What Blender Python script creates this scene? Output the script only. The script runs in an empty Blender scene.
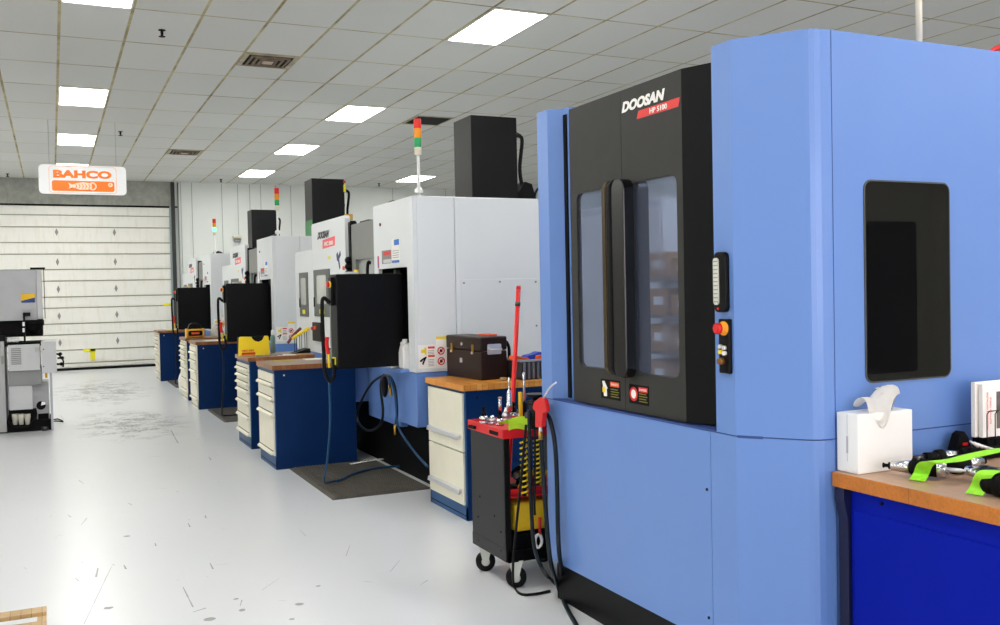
import bpy, bmesh, math, random
from mathutils import Vector, Matrix
random.seed(7)
sc = bpy.context.scene
COL = sc.collection

# ---------------------------------------------------------------- camera
F, YAW, PIT, ROL, HCAM, ZC = 951.0, .4399, -.0244, -.0206, 1.6, 4.2244
fw = Vector((math.sin(YAW)*math.cos(PIT), math.cos(YAW)*math.cos(PIT), math.sin(PIT)))
r0 = Vector((math.cos(YAW), -math.sin(YAW), 0)); u0 = r0.cross(fw)
rt = r0*math.cos(ROL)+u0*math.sin(ROL); up = -r0*math.sin(ROL)+u0*math.cos(ROL)
CAM = Vector((0, 0, HCAM))
def at(px, py, ax, v):
    """world point seen at a photo pixel on the plane where axis ax equals v"""
    d = rt*(px-500)/F+up*(312.5-py)/F+fw
    t = (v-CAM[ax])/d[ax]
    return CAM+d*t
def atx(px, py, x): return at(px, py, 0, x)
def aty(px, py, y): return at(px, py, 1, y)
def atz(px, py, z): return at(px, py, 2, z)
cd = bpy.data.cameras.new('camera'); cam = bpy.data.objects.new('camera', cd); COL.objects.link(cam)
cd.sensor_width = 36; cd.lens = F/1000*36; cd.clip_start = .05; cd.clip_end = 200
cam.matrix_world = Matrix(((rt.x, up.x, -fw.x, 0), (rt.y, up.y, -fw.y, 0), (rt.z, up.z, -fw.z, HCAM), (0, 0, 0, 1)))
sc.camera = cam
vs = sc.view_settings
sc.display_settings.display_device = 'sRGB'
vs.view_transform = 'Standard'; vs.look = 'None'; vs.gamma = 1; vs.use_curve_mapping = False
vs.exposure = 0.98
sc.cycles.use_denoising = True
sc.cycles.max_bounces = 8; sc.cycles.diffuse_bounces = 5; sc.cycles.glossy_bounces = 4
sc.cycles.sample_clamp_indirect = 6

# ---------------------------------------------------------------- materials
def lin(c):
    c = c/255.
    return c/12.92 if c <= .04045 else ((c+.055)/1.055)**2.4
def rgb(t): return (lin(t[0]), lin(t[1]), lin(t[2]), 1)
MATS = {}
def mat(name, col, rough=.5, metal=0, var=.04, scale=6, spec=.5, coat=0, emit=None, es=0, bump=0):
    if name in MATS: return MATS[name]
    m = bpy.data.materials.new(name); m.use_nodes = True
    nt = m.node_tree; N = nt.nodes; L = nt.links
    b = N['Principled BSDF']
    tc = N.new('ShaderNodeTexCoord'); no = N.new('ShaderNodeTexNoise'); no.inputs['Scale'].default_value = scale
    no.inputs['Detail'].default_value = 4
    L.new(tc.outputs['Object'], no.inputs['Vector'])
    mr = N.new('ShaderNodeMapRange'); L.new(no.outputs['Fac'], mr.inputs['Value'])
    mr.inputs['From Min'].default_value = .3; mr.inputs['From Max'].default_value = .7
    mr.inputs['To Min'].default_value = 1-var; mr.inputs['To Max'].default_value = 1+var
    mx = N.new('ShaderNodeVectorMath'); mx.operation = 'SCALE'
    mx.inputs[0].default_value = rgb(col)[:3]; L.new(mr.outputs[0], mx.inputs['Scale'])
    L.new(mx.outputs[0], b.inputs['Base Color'])
    b.inputs['Roughness'].default_value = rough; b.inputs['Metallic'].default_value = metal
    b.inputs['Specular IOR Level'].default_value = spec
    if coat: b.inputs['Coat Weight'].default_value = coat; b.inputs['Coat Roughness'].default_value = .15
    if emit: b.inputs['Emission Color'].default_value = rgb(emit); b.inputs['Emission Strength'].default_value = es
    if bump:
        n2 = N.new('ShaderNodeTexNoise'); n2.inputs['Scale'].default_value = 180
        L.new(tc.outputs['Object'], n2.inputs['Vector'])
        bp = N.new('ShaderNodeBump'); bp.inputs['Strength'].default_value = bump; bp.inputs['Distance'].default_value = .002
        L.new(n2.outputs['Fac'], bp.inputs['Height']); L.new(bp.outputs[0], b.inputs['Normal'])
    MATS[name] = m
    return m
BLUE = mat('blue_machine_paint', (98, 133, 196), .3, var=.02, scale=2, bump=.1)
BLUE2 = mat('blue_panel_gap', (38, 66, 128), .6)
NAVY = mat('navy_cabinet_paint', (4, 42, 90), .45, var=.06, spec=.15)
NAVYL = mat('steel_blue_base_paint', (16, 74, 124), .45)
ROYAL = mat('royal_blue_paint', (0, 22, 150), .5, spec=.08)
CREAM = mat('cream_drawer_paint', (226, 222, 202), .4, var=.03)
WHITE = mat('white_machine_paint', (216, 220, 222), .4, var=.015, scale=2)
WHITE2 = mat('white_plastic', (232, 232, 230), .4, var=.01)
CHAR = mat('charcoal_door_paint', (44, 44, 42), .5, var=.06, scale=14, spec=.25, bump=.1)
BLACK = mat('black_paint', (6, 7, 9), .42, var=.1, spec=.15)
BLACKM = mat('matte_black', (4, 4, 5), .7, spec=.15)
COLM = mat('black_column_paint', (5, 6, 9), .34, var=.08, spec=.2)
GREY = mat('grey_door_paint', (122, 124, 120), .5)
MGREY = mat('machine_grey_paint', (172, 173, 174), .45, var=.03)
MGREYL = mat('machine_light_grey_paint', (198, 200, 202), .45, var=.02)
MGREYD = mat('machine_mid_grey_paint', (138, 140, 140), .5)
STEEL = mat('polished_steel', (205, 205, 208), .18, 1, var=.05, scale=40)
STEELD = mat('dark_steel', (90, 88, 88), .3, 1)
CHROME = mat('brushed_aluminium', (225, 226, 228), .35, .7)
RED = mat('red_paint', (206, 16, 20), .4)
REDL = mat('red_label_ink', (216, 52, 48), .5)
PINK = mat('pink_red_label_ink', (240, 92, 104), .5)
ORANGE = mat('orange_plastic', (238, 88, 22), .45)
ORANGES = mat('orange_sign_ink', (255, 128, 4), .5)
ORANGEL = mat('pale_orange_sign_ink', (255, 200, 165), .5)
YELLOW = mat('yellow_plastic', (240, 208, 18), .45)
AMBERP = mat('yellow_power_tool_plastic', (228, 168, 12), .45)
GREEN = mat('green_lens', (16, 158, 92), .3)
LEDG = mat('lit_green_lens', (70, 220, 150), .3, emit=(120, 255, 190), es=1.2)
GREENP = mat('green_reflection_paint', (16, 140, 66), .4)
REDLENS = mat('red_lens', (226, 28, 18), .3)
AMBER = mat('amber_lens', (238, 150, 16), .3)
LIME = mat('lime_strap_webbing', (150, 226, 48), .6, var=.12, scale=30)
HIVIS = mat('hi_vis_cloth', (198, 236, 40), .7, var=.1)
HOSE = mat('dark_teal_hose', (5, 18, 27), .4, spec=.25)
HOSEB = mat('blue_hose', (14, 62, 98), .4, spec=.3)
BRASS = mat('brass', (190, 150, 70), .3, 1)
BRONZE = mat('dark_bronze_handle', (72, 58, 34), .22, .6)
BROWN = mat('brown_wrinkle_enamel', (38, 23, 15), .38, spec=.3, var=.15, scale=60, bump=.4)
PAPER = mat('white_paper', (238, 236, 232), .7, var=.01)
CARD = mat('cardboard', (168, 132, 92), .8)
TEXTG = mat('grey_ink', (120, 122, 126), .6)
TEXTK = mat('black_ink', (40, 40, 44), .6)
BINK = mat('blue_label_ink', (30, 110, 200), .5)
GROUT = mat('gasket_grey', (70, 74, 74), .7)
OFFWH = mat('aged_white_plastic', (218, 210, 190), .5)
RUBBER = mat('black_rubber', (7, 7, 8), .6, spec=.2)
MATM = mat('ribbed_rubber_mat', (84, 80, 74), .65, var=.15, scale=9, spec=.3)
YINK = mat('yellow_tape', (232, 222, 20), .5)
PLASTB = mat('blue_plastic', (24, 70, 190), .4)
BINM = mat('grey_black_bin_plastic', (62, 63, 68), .4)
CONC = None

def nodes_mat(name):
    m = bpy.data.materials.new(name); m.use_nodes = True
    return m, m.node_tree.nodes, m.node_tree.links, m.node_tree.nodes['Principled BSDF']
def M(N, L, op, a, b=None, c=None):
    n = N.new('ShaderNodeMath'); n.operation = op
    for i, v in enumerate((a, b, c)):
        if v is None: continue
        if isinstance(v, (int, float)): n.inputs[i].default_value = v
        else: L.new(v, n.inputs[i])
    return n.outputs[0]
def ramp(N, L, fac, lo, hi, t0=0, t1=1):
    n = N.new('ShaderNodeMapRange'); n.inputs['From Min'].default_value = lo; n.inputs['From Max'].default_value = hi
    n.inputs['To Min'].default_value = t0; n.inputs['To Max'].default_value = t1; L.new(fac, n.inputs['Value'])
    return n.outputs[0]
def mixc(N, L, fac, a, b):
    n = N.new('ShaderNodeMix'); n.data_type = 'RGBA'
    for s, v in ((n.inputs[0], fac), (n.inputs[6], a), (n.inputs[7], b)):
        if isinstance(v, tuple): s.default_value = v
        elif isinstance(v, (int, float)): s.default_value = v
        else: L.new(v, s)
    return n.outputs[2]
def noise(N, L, vec, scale, detail=4, rough=.5, stretch=None, rot=0, dist=0):
    if stretch or rot:
        mp = N.new('ShaderNodeMapping'); L.new(vec, mp.inputs['Vector'])
        mp.inputs['Scale'].default_value = stretch or (1, 1, 1); mp.inputs['Rotation'].default_value = (0, 0, rot)
        vec = mp.outputs[0]
    n = N.new('ShaderNodeTexNoise'); n.inputs['Scale'].default_value = scale; n.inputs['Detail'].default_value = detail
    n.inputs['Roughness'].default_value = rough; n.inputs['Distortion'].default_value = dist; L.new(vec, n.inputs['Vector'])
    return n.outputs['Fac']

def floor_material():
    m, N, L, b = nodes_mat('painted_epoxy_floor')
    g = N.new('ShaderNodeTexCoord').outputs['Object']
    sp = N.new('ShaderNodeSeparateXYZ'); L.new(g, sp.inputs[0]); X, Y = sp.outputs[0], sp.outputs[1]
    n1 = noise(N, L, g, .5, 1, .5); n2 = noise(N, L, g, 3, 1, .5)
    base = mixc(N, L, ramp(N, L, n1, 0, 1), rgb((209, 212, 215)), rgb((214, 216, 218)))
    base = mixc(N, L, ramp(N, L, n2, 0, 1, 0, .1), base, rgb((188, 192, 196)))
    def patch(cx, cy, rx, ry):
        dx = M(N, L, 'DIVIDE', M(N, L, 'SUBTRACT', X, cx), rx); dy = M(N, L, 'DIVIDE', M(N, L, 'SUBTRACT', Y, cy), ry)
        d = M(N, L, 'ADD', M(N, L, 'MULTIPLY', dx, dx), M(N, L, 'MULTIPLY', dy, dy))
        return ramp(N, L, d, 1.0, .1)
    pm = M(N, L, 'MAXIMUM', patch(.85, 12.9, .8, 1.9), patch(.75, 17.6, .9, 2.9))
    a = noise(N, L, g, 3.2, 9, .8, (1, 1, 1), .5, .3); a2 = noise(N, L, g, 24, 4, .7)
    scuff = M(N, L, 'MULTIPLY', M(N, L, 'MULTIPLY', ramp(N, L, M(N, L, 'ADD', a, M(N, L, 'MULTIPLY', pm, .07)), .545, .60), ramp(N, L, a2, .40, .54)), pm)
    base = mixc(N, L, M(N, L, 'MULTIPLY', scuff, .95), base, rgb((66, 64, 56)))
    # expansion joint across the aisle
    j = ramp(N, L, M(N, L, 'ABSOLUTE', M(N, L, 'SUBTRACT', Y, 11.55)), .008, .004)
    base = mixc(N, L, M(N, L, 'MULTIPLY', j, .22), base, rgb((120, 120, 120)))
    L.new(base, b.inputs['Base Color'])
    b.inputs['Roughness'].default_value = .28
    bp = N.new('ShaderNodeBump'); bp.inputs['Strength'].default_value = .06; bp.inputs['Distance'].default_value = .01
    L.new(noise(N, L, g, .9, 1), bp.inputs['Height']); L.new(bp.outputs[0], b.inputs['Normal'])
    return m
def ceiling_material():
    m, N, L, b = nodes_mat('suspended_ceiling_tiles')
    g = N.new('ShaderNodeTexCoord').outputs['Object']
    sp = N.new('ShaderNodeSeparateXYZ'); L.new(g, sp.inputs[0])
    u = M(N, L, 'DIVIDE', M(N, L, 'SUBTRACT', sp.outputs[0], .1378), .6096)
    v = M(N, L, 'DIVIDE', M(N, L, 'SUBTRACT', sp.outputs[1], 9.2908), 1.2302)
    du = M(N, L, 'ABSOLUTE', M(N, L, 'SUBTRACT', u, M(N, L, 'ROUND', u)))
    dv = M(N, L, 'ABSOLUTE', M(N, L, 'SUBTRACT', v, M(N, L, 'ROUND', v)))
    lu = ramp(N, L, du, .026, .020); lv = ramp(N, L, dv, .0115, .009)
    line = M(N, L, 'MAXIMUM', lu, lv)
    cb = N.new('ShaderNodeCombineXYZ'); L.new(M(N, L, 'FLOOR', u), cb.inputs[0]); L.new(M(N, L, 'FLOOR', v), cb.inputs[1])
    wn = N.new('ShaderNodeTexWhiteNoise'); L.new(cb.outputs[0], wn.inputs['Vector'])
    big = noise(N, L, g, .5, 3)
    tile = mixc(N, L, wn.outputs['Value'], rgb((200, 201, 197)), rgb((208, 208, 205)))
    spk = noise(N, L, g, 90, 2)
    tile = mixc(N, L, ramp(N, L, spk, .55, .7, 0, .15), tile, rgb((150, 150, 146)))
    bar = mixc(N, L, ramp(N, L, noise(N, L, g, 1.2, 5, .7), .4, .66), rgb((188, 178, 140)), rgb((120, 104, 60)))
    L.new(mixc(N, L, line, tile, bar), b.inputs['Base Color'])
    b.inputs['Roughness'].default_value = .85
    return m
def wood_material(name, c1, c2, c3, top=None):
    m, N, L, b = nodes_mat(name)
    g = N.new('ShaderNodeTexCoord').outputs['Object']
    mp = N.new('ShaderNodeMapping'); L.new(g, mp.inputs['Vector']); mp.inputs['Rotation'].default_value = (0, 0, math.pi/2)
    br = N.new('ShaderNodeTexBrick'); L.new(mp.outputs[0], br.inputs['Vector'])
    br.inputs['Scale'].default_value = 1; br.inputs['Brick Width'].default_value = .42; br.inputs['Row Height'].default_value = .045
    br.inputs['Mortar Size'].default_value = .0012; br.inputs['Color1'].default_value = rgb(c1); br.inputs['Color2'].default_value = rgb(c2)
    br.inputs['Mortar'].default_value = rgb(c3); br.offset = .37
    gr = noise(N, L, g, 14, 6, .65, (1, 9, 6)); st = noise(N, L, g, 4.5, 4, .6)
    c = mixc(N, L, ramp(N, L, gr, .45, .75, 0, .5), br.outputs['Color'], rgb(c3))
    c = mixc(N, L, ramp(N, L, st, .5, .72, 0, .5), c, rgb(c3))
    if top:
        ge = N.new('ShaderNodeNewGeometry'); s2 = N.new('ShaderNodeSeparateXYZ'); L.new(ge.outputs['Normal'], s2.inputs[0])
        c = mixc(N, L, ramp(N, L, s2.outputs[2], .8, .95, 0, .75), c, rgb(top))
    L.new(c, b.inputs['Base Color']); b.inputs['Roughness'].default_value = .36
    return m
def concrete_material():
    m, N, L, b = nodes_mat('stained_concrete_header')
    g = N.new('ShaderNodeTexCoord').outputs['Object']
    a = noise(N, L, g, 1.4, 7, .7); s = noise(N, L, g, 3, 5, .6, (1, 1, .2))
    c = mixc(N, L, ramp(N, L, a, .3, .7), rgb((120, 122, 116)), rgb((176, 176, 168)))
    c = mixc(N, L, ramp(N, L, s, .55, .75, 0, .6), c, rgb((92, 92, 84)))
    L.new(c, b.inputs['Base Color']); b.inputs['Roughness'].default_value = .9
    return m
def garage_material():
    m, N, L, b = nodes_mat('garage_door_enamel')
    g = N.new('ShaderNodeTexCoord').outputs['Object']
    a = noise(N, L, g, 6, 6, .6, (3, 1, .5))
    c = mixc(N, L, ramp(N, L, a, .5, .8), rgb((232, 231, 224)), rgb((220, 217, 202)))
    L.new(c, b.inputs['Base Color']); b.inputs['Roughness'].default_value = .45
    return m
def glass_material(name, col, ior=1.9, rough=.03, see=.25, met=0):
    m, N, L, b = nodes_mat(name)
    b.inputs['Base Color'].default_value = rgb(col); b.inputs['Roughness'].default_value = rough; b.inputs['IOR'].default_value = ior; b.inputs['Metallic'].default_value = met
    n = noise(N, L, N.new('ShaderNodeTexCoord').outputs['Object'], 5, 4)
    L.new(ramp(N, L, n, .45, .8, rough, rough+.1), b.inputs['Roughness'])
    tr = N.new('ShaderNodeBsdfTransparent'); tr.inputs[0].default_value = rgb((110, 150, 215))
    mx = N.new('ShaderNodeMixShader'); mx.inputs[0].default_value = see
    L.new(b.outputs[0], mx.inputs[1]); L.new(tr.outputs[0], mx.inputs[2])
    L.new(mx.outputs[0], N['Material Output'].inputs[0])
    return m
def emit_material(name, col, s):
    m, N, L, b = nodes_mat(name)
    b.inputs['Base Color'].default_value = rgb(col); b.inputs['Emission Color'].default_value = rgb(col)
    b.inputs['Emission Strength'].default_value = s
    return m
FLOORM, CEILM, CONC, GARAGE = floor_material(), ceiling_material(), concrete_material(), garage_material()
WOOD = wood_material('light_butcher_block', (232, 164, 76), (208, 134, 46), (150, 84, 18))
WOODD = wood_material('worn_butcher_block', (166, 108, 56), (140, 86, 40), (88, 50, 22), (150, 134, 122))
WOODR = wood_material('bench_top_wood', (196, 120, 34), (176, 100, 24), (120, 66, 14), (176, 152, 130))
PALLET = wood_material('pallet_timber', (196, 166, 118), (182, 150, 100), (126, 92, 50))
GLASS = glass_material('blue_tinted_door_glass', (150, 162, 190), 2.2, .02, .12, .8)
GLASSD = glass_material('smoked_window_glass', (16, 16, 14), 1.35, .06, .0)
LIGHTM = emit_material('lit_light_diffuser', (255, 253, 248), 11.0)

# ---------------------------------------------------------------- mesh building
class MB:
    def __init__(s): s.bm = bmesh.new()
    def box(s, x0, x1, y0, y1, z0, z1, bev=0, seg=2):
        b = bmesh.new(); vs_ = [b.verts.new((x, y, z)) for z in (z0, z1) for y in (y0, y1) for x in (x0, x1)]
        for f in ((0, 2, 3, 1), (4, 5, 7, 6), (0, 1, 5, 4), (2, 6, 7, 3), (0, 4, 6, 2), (1, 3, 7, 5)): b.faces.new([vs_[i] for i in f])
        if bev: bmesh.ops.bevel(b, geom=b.edges[:], offset=bev, segments=seg, affect='EDGES', profile=.5)
        s.merge(b); return s
    def merge(s, b, mtx=None):
        if mtx: bmesh.ops.transform(b, matrix=mtx, verts=b.verts[:])
        me = bpy.data.meshes.new('t'); b.to_mesh(me); b.free(); s.bm.from_mesh(me); bpy.data.meshes.remove(me)
    def prism(s, pts, a0, a1, ax=2, bev=0, seg=2):
        """extrude a polygon along an axis; pts are the two other axes in order"""
        b = bmesh.new()
        def P(p, a):
            return {0: (a, p[0], p[1]), 1: (p[0], a, p[1]), 2: (p[0], p[1], a)}[ax]
        lo = [b.verts.new(P(p, a0)) for p in pts]; hi = [b.verts.new(P(p, a1)) for p in pts]
        n = len(pts)
        b.faces.new(lo); b.faces.new(hi)
        for i in range(n): b.faces.new((lo[i], lo[(i+1) % n], hi[(i+1) % n], hi[i]))
        bmesh.ops.recalc_face_normals(b, faces=b.faces[:])
        if bev: bmesh.ops.bevel(b, geom=b.edges[:], offset=bev, segments=seg, affect='EDGES', profile=.5)
        s.merge(b); return s
    def rrect(s, ax, a0, a1, u0_, u1, v0, v1, r, bev=0, n=6):
        r = min(r, abs(u1-u0_)/2.01, abs(v1-v0)/2.01)
        return s.prism(rr(u0_, u1, v0, v1, r, n), a0, a1, ax, bev)
    def frame(s, ax, a0, a1, o, i, r, n=6):
        """rectangular plate o=(u0,u1,v0,v1) with a rounded hole i, thickness a0..a1"""
        b = bmesh.new(); inner = rr(*i, r, n); cu = (i[0]+i[1])/2; cv = (i[2]+i[3])/2
        outer = []
        N_ = len(inner)
        q = N_//4
        cor = [(o[1], o[3]), (o[0], o[3]), (o[0], o[2]), (o[1], o[2])]
        for k, p in enumerate(inner):
            outer.append(cor[k//q])
        def P(p, a): return {0: (a, p[0], p[1]), 1: (p[0], a, p[1]), 2: (p[0], p[1], a)}[ax]
        rings = {}
        cv_ = {}
        for a in (a0, a1):
            cs = [b.verts.new(P(c, a)) for c in cor]; iv = [b.verts.new(P(p, a)) for p in inner]
            cv_[a] = cs; rings[a] = iv
            for k in range(4):
                seg = iv[k*q:(k+1)*q]
                for j in range(len(seg)-1): b.faces.new((cs[k], seg[j], seg[j+1]))
                b.faces.new((cs[k], iv[(k+1)*q-1], iv[((k+1)*q) % N_], cs[(k+1) % 4]))
        for k in range(N_): b.faces.new((rings[a0][k], rings[a0][(k+1) % N_], rings[a1][(k+1) % N_], rings[a1][k]))
        for k in range(4): b.faces.new((cv_[a0][k], cv_[a0][(k+1) % 4], cv_[a1][(k+1) % 4], cv_[a1][k]))
        bmesh.ops.recalc_face_normals(b, faces=b.faces[:])
        s.merge(b); return s
    def cyl(s, p0, p1, r, r2=None, seg=20):
        return s.lathe(p0, Vector(p1)-Vector(p0), [(r, 0), (r if r2 is None else r2, (Vector(p1)-Vector(p0)).length)], seg)
    def lathe(s, o, d, prof, seg=20):
        """prof: (radius, distance along d) from o"""
        o = Vector(o); d = Vector(d).normalized(); a = d.orthogonal().normalized(); c = d.cross(a)
        b = s.bm; rings = []
        for r, h in prof:
            r = max(r, 1e-4)
            rings.append([b.verts.new(o+d*h+(a*math.cos(t)+c*math.sin(t))*r) for t in [2*math.pi*k/seg for k in range(seg)]])
        fs = []
        for i in range(len(rings)-1):
            for k in range(seg): fs.append(b.faces.new((rings[i][k], rings[i][(k+1) % seg], rings[i+1][(k+1) % seg], rings[i+1][k])))
        fs.append(b.faces.new(rings[0][::-1])); fs.append(b.faces.new(rings[-1]))
        for f in fs[:-2]: f.smooth = True
        return s
    def tube(s, pts, r, seg=8, smooth=6, closed=False):
        P = [Vector(p) for p in pts]
        if smooth and len(P) > 2:
            Q = []
            n = len(P)
            for i in range(n-1):
                p0 = P[max(i-1, 0)]; p1 = P[i]; p2 = P[i+1]; p3 = P[min(i+2, n-1)]
                for k in range(smooth):
                    t = k/smooth
                    Q.append(.5*((2*p1)+(-p0+p2)*t+(2*p0-5*p1+4*p2-p3)*t*t+(-p0+3*p1-3*p2+p3)*t**3))
            Q.append(P[-1]); P = Q
        b = s.bm; rings = []; ref = None
        for i, p in enumerate(P):
            d = (P[min(i+1, len(P)-1)]-P[max(i-1, 0)]).normalized()
            if ref is None: ref = d.orthogonal().normalized()
            ref = (ref-d*ref.dot(d))
            ref = ref.normalized() if ref.length > 1e-6 else d.orthogonal().normalized()
            c = d.cross(ref); rr_ = r(i/(len(P)-1)) if callable(r) else r
            rings.append([b.verts.new(p+(ref*math.cos(t)+c*math.sin(t))*rr_) for t in [2*math.pi*k/seg for k in range(seg)]])
        for i in range(len(rings)-1):
            for k in range(seg):
                b.faces.new((rings[i][k], rings[i][(k+1) % seg], rings[i+1][(k+1) % seg], rings[i+1][k])).smooth = True
        b.faces.new(rings[0][::-1]); b.faces.new(rings[-1])
        return s
    def ribbon(s, pts, w, wd, t=.0015):
        """flat strap through pts, width w across direction wd"""
        P = [Vector(p) for p in pts]; Q = []; n = len(P)
        for i in range(n-1):
            p0 = P[max(i-1, 0)]; p1 = P[i]; p2 = P[i+1]; p3 = P[min(i+2, n-1)]
            for k in range(6):
                u = k/6; Q.append(.5*((2*p1)+(-p0+p2)*u+(2*p0-5*p1+4*p2-p3)*u*u+(-p0+3*p1-3*p2+p3)*u**3))
        Q.append(P[-1]); wd = Vector(wd).normalized()*w/2; b = s.bm; R = []
        for i, p in enumerate(Q):
            d = (Q[min(i+1, len(Q)-1)]-Q[max(i-1, 0)]).normalized(); nn = d.cross(wd).normalized()*t/2
            R.append([b.verts.new(v) for v in (p-wd-nn, p+wd-nn, p+wd+nn, p-wd+nn)])
        for i in range(len(R)-1):
            for k in range(4): b.faces.new((R[i][k], R[i][(k+1) % 4], R[i+1][(k+1) % 4], R[i+1][k]))
        b.faces.new(R[0]); b.faces.new(R[-1])
        return s
    def ball(s, c, r, sx=1, sy=1, sz=1, seg=16):
        b = bmesh.new(); bmesh.ops.create_uvsphere(b, u_segments=seg, v_segments=seg//2, radius=r)
        for f in b.faces: f.smooth = True
        s.merge(b, Matrix.Translation(c) @ Matrix.Diagonal((sx, sy, sz, 1))); return s
    def build(s, name, m, parent=None):
        bmesh.ops.recalc_face_normals(s.bm, faces=s.bm.faces[:])
        o = Vector((0, 0, 0)); p = parent
        while p: o += p.location; p = p.parent
        bmesh.ops.translate(s.bm, verts=s.bm.verts[:], vec=-o)
        me = bpy.data.meshes.new(name); s.bm.to_mesh(me); s.bm.free(); me.materials.append(m)
        ob = bpy.data.objects.new(name, me); COL.objects.link(ob); ob.parent = parent
        return ob
def rr(u0_, u1, v0, v1, r, n=6):
    out = []
    for cu, cv, a0 in ((u1-r, v1-r, 0), (u0_+r, v1-r, 90), (u0_+r, v0+r, 180), (u1-r, v0+r, 270)):
        for k in range(n): a = math.radians(a0+90*k/(n-1)); out.append((cu+r*math.cos(a), cv+r*math.sin(a)))
    return out
def mb(): return MB()
def thing(name, label, cat, loc=(0, 0, 0), group=None):
    o = bpy.data.objects.new(name, None); COL.objects.link(o); o.location = loc; o.empty_display_size = .1
    o['label'] = label; o['category'] = cat
    if group: o['group'] = group
    return o
def tag(o, label, cat, group=None):
    o['label'] = label; o['category'] = cat
    if group: o['group'] = group
    return o
def struct(o): o['kind'] = 'structure'; return o
def copy_tree(o, parent=None):
    c = o.copy(); COL.objects.link(c)
    if parent: c.parent = parent
    for ch in list(o.children): copy_tree(ch, c)
    return c
def text(name, body, m, parent, org, ux, uy, w, h, depth=.001, bold=.0, shear=0, label=None):
    """lettering as real geometry: org is the lower left, ux/uy the reading and up directions"""
    cu = bpy.data.curves.new('t', 'FONT'); cu.body = body; cu.offset = bold; cu.resolution_u = 3; cu.extrude = .5; cu.dimensions = '2D'; cu.fill_mode = 'BOTH'
    to = bpy.data.objects.new('t', cu); COL.objects.link(to)
    dg = bpy.context.evaluated_depsgraph_get(); me = bpy.data.meshes.new_from_object(to.evaluated_get(dg))
    bpy.data.objects.remove(to)
    b = bmesh.new(); b.from_mesh(me); bpy.data.meshes.remove(me)
    xs = [v.co.x for v in b.verts]; ys = [v.co.y for v in b.verts]
    ux = Vector(ux); uy = Vector(uy); nz = ux.cross(uy)
    for v in b.verts:
        fx = (v.co.x-min(xs))/(max(xs)-min(xs)); fy = (v.co.y-min(ys))/(max(ys)-min(ys))
        v.co = Vector(org)+ux*(fx*w+fy*shear)+uy*fy*h+nz*depth*(v.co.z+.5)
    bmesh.ops.remove_doubles(b, verts=b.verts[:], dist=1e-6)
    q = mb(); q.merge(b); o = q.build(name, m, parent)
    if label: o['label'] = label
    return o
UX_L, UX_F, UZ = (0, -1, 0), (1, 0, 0), (0, 0, 1)

# ================================================================ THE ROOM
XL, XR, YB, YF = -9.5, 13.2, 23.05, -6.0
struct(mb().box(XL, XR, YF, YB, -.12, 0).build('floor', FLOORM))
struct(mb().box(XL, XR, YF, YB, ZC, ZC+.1).build('ceiling', CEILM))
# scratches and scuffs worn into the floor paint
def scuff_line(q, pts, w):
    P_ = [atz(a, b, .0006) for a, b in pts]
    for p_, n_ in zip(P_[:-1], P_[1:]):
        d = (n_-p_); d.z = 0
        if d.length < 1e-4: continue
        c = Vector((-d.y, d.x, 0)).normalized()*w/2
        vs4 = [q.bm.verts.new(v) for v in (p_-c*.5, p_+c*.5, n_+c, n_-c)]; q.bm.faces.new(vs4)
q = mb()
for pts, w in (([(112, 566), (104, 582), (94, 603), (84, 624)], .004), ([(98, 568), (96, 577)], .012), ([(183, 587), (188, 597), (193, 607)], .008), ([(193, 612), (206, 608)], .012),
               ([(210, 563), (213, 569)], .010), ([(171, 430), (174, 436), (178, 443)], .012), ([(150, 457), (161, 456)], .008), ([(81, 525), (87, 518)], .006), ([(205, 515), (206, 518)], .01),
               ([(128, 503), (132, 505)], .008), ([(84, 484), (79, 480)], .006), ([(124, 565), (126, 569)], .012), ([(75, 578), (79, 581)], .006), ([(188, 523), (190, 527)], .01), ([(240, 606), (242, 600)], .006),
               ([(209, 457), (211, 460)], .012), ([(155, 543), (156, 546)], .01), ([(68, 515), (71, 517)], .008), ([(215, 565), (228, 564)], .004), ([(158, 489), (168, 488)], .004), ([(173, 362), (178, 360)], .02),
               ([(300, 530), (306, 536)], .004), ([(400, 560), (390, 572)], .004), ([(350, 545), (346, 556)], .004), ([(420, 585), (428, 580)], .006), ([(280, 578), (262, 590)], .003), ([(60, 415), (64, 420)], .006)):
    scuff_line(q, pts, w)
rs = random.Random(3)
for k in range(60):
    x, y = rs.uniform(-.6, 1.7), rs.uniform(3.2, 11.5); an = rs.uniform(0, 3.14); l = rs.uniform(.01, .10); w = rs.uniform(.002, .006)
    c = Vector((-math.sin(an), math.cos(an), 0))*w/2; d = Vector((math.cos(an), math.sin(an), 0))*l/2; o_ = Vector((x, y, .0006))
    q.bm.faces.new([q.bm.verts.new(v) for v in (o_-d, o_+c, o_+d, o_-c)])
for a, b, rx in ((127, 536, .05), (108, 608, .05), (210, 619, .06), (242, 610, .04), (299, 604, .05), (236, 599, .03), (318, 586, .03), (292, 619, .03)):
    o_ = atz(a, b, .0006); n_ = 9
    q.bm.faces.new([q.bm.verts.new(o_+Vector((rx*math.cos(t_)*rs.uniform(.6, 1)*.6, .6*rx*math.sin(t_)*rs.uniform(.5, 1), 0))) for t_ in [math.tau*i_/n_ for i_ in range(n_)]])
fl_ = bpy.data.objects['floor']
sc_ = q.build('scuff_marks', mat('scuff_grey', (150, 150, 149), .5, var=.15, scale=12), fl_); sc_['kind'] = 'structure'
seam = []
q = mb().box(2.60, XR, YB, YB+.2, 0, ZC)
for px in (180, 191, 221, 237, 249, 260, 275, 290, 392, 445, 545): 
    x = aty(px, 215, YB).x; q.box(x-.02, x+.02, YB-.012, YB+.01, 0, ZC-.01); seam.append(x)
q.box(XL, -2.6, YB, YB+.2, 0, ZC)
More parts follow.
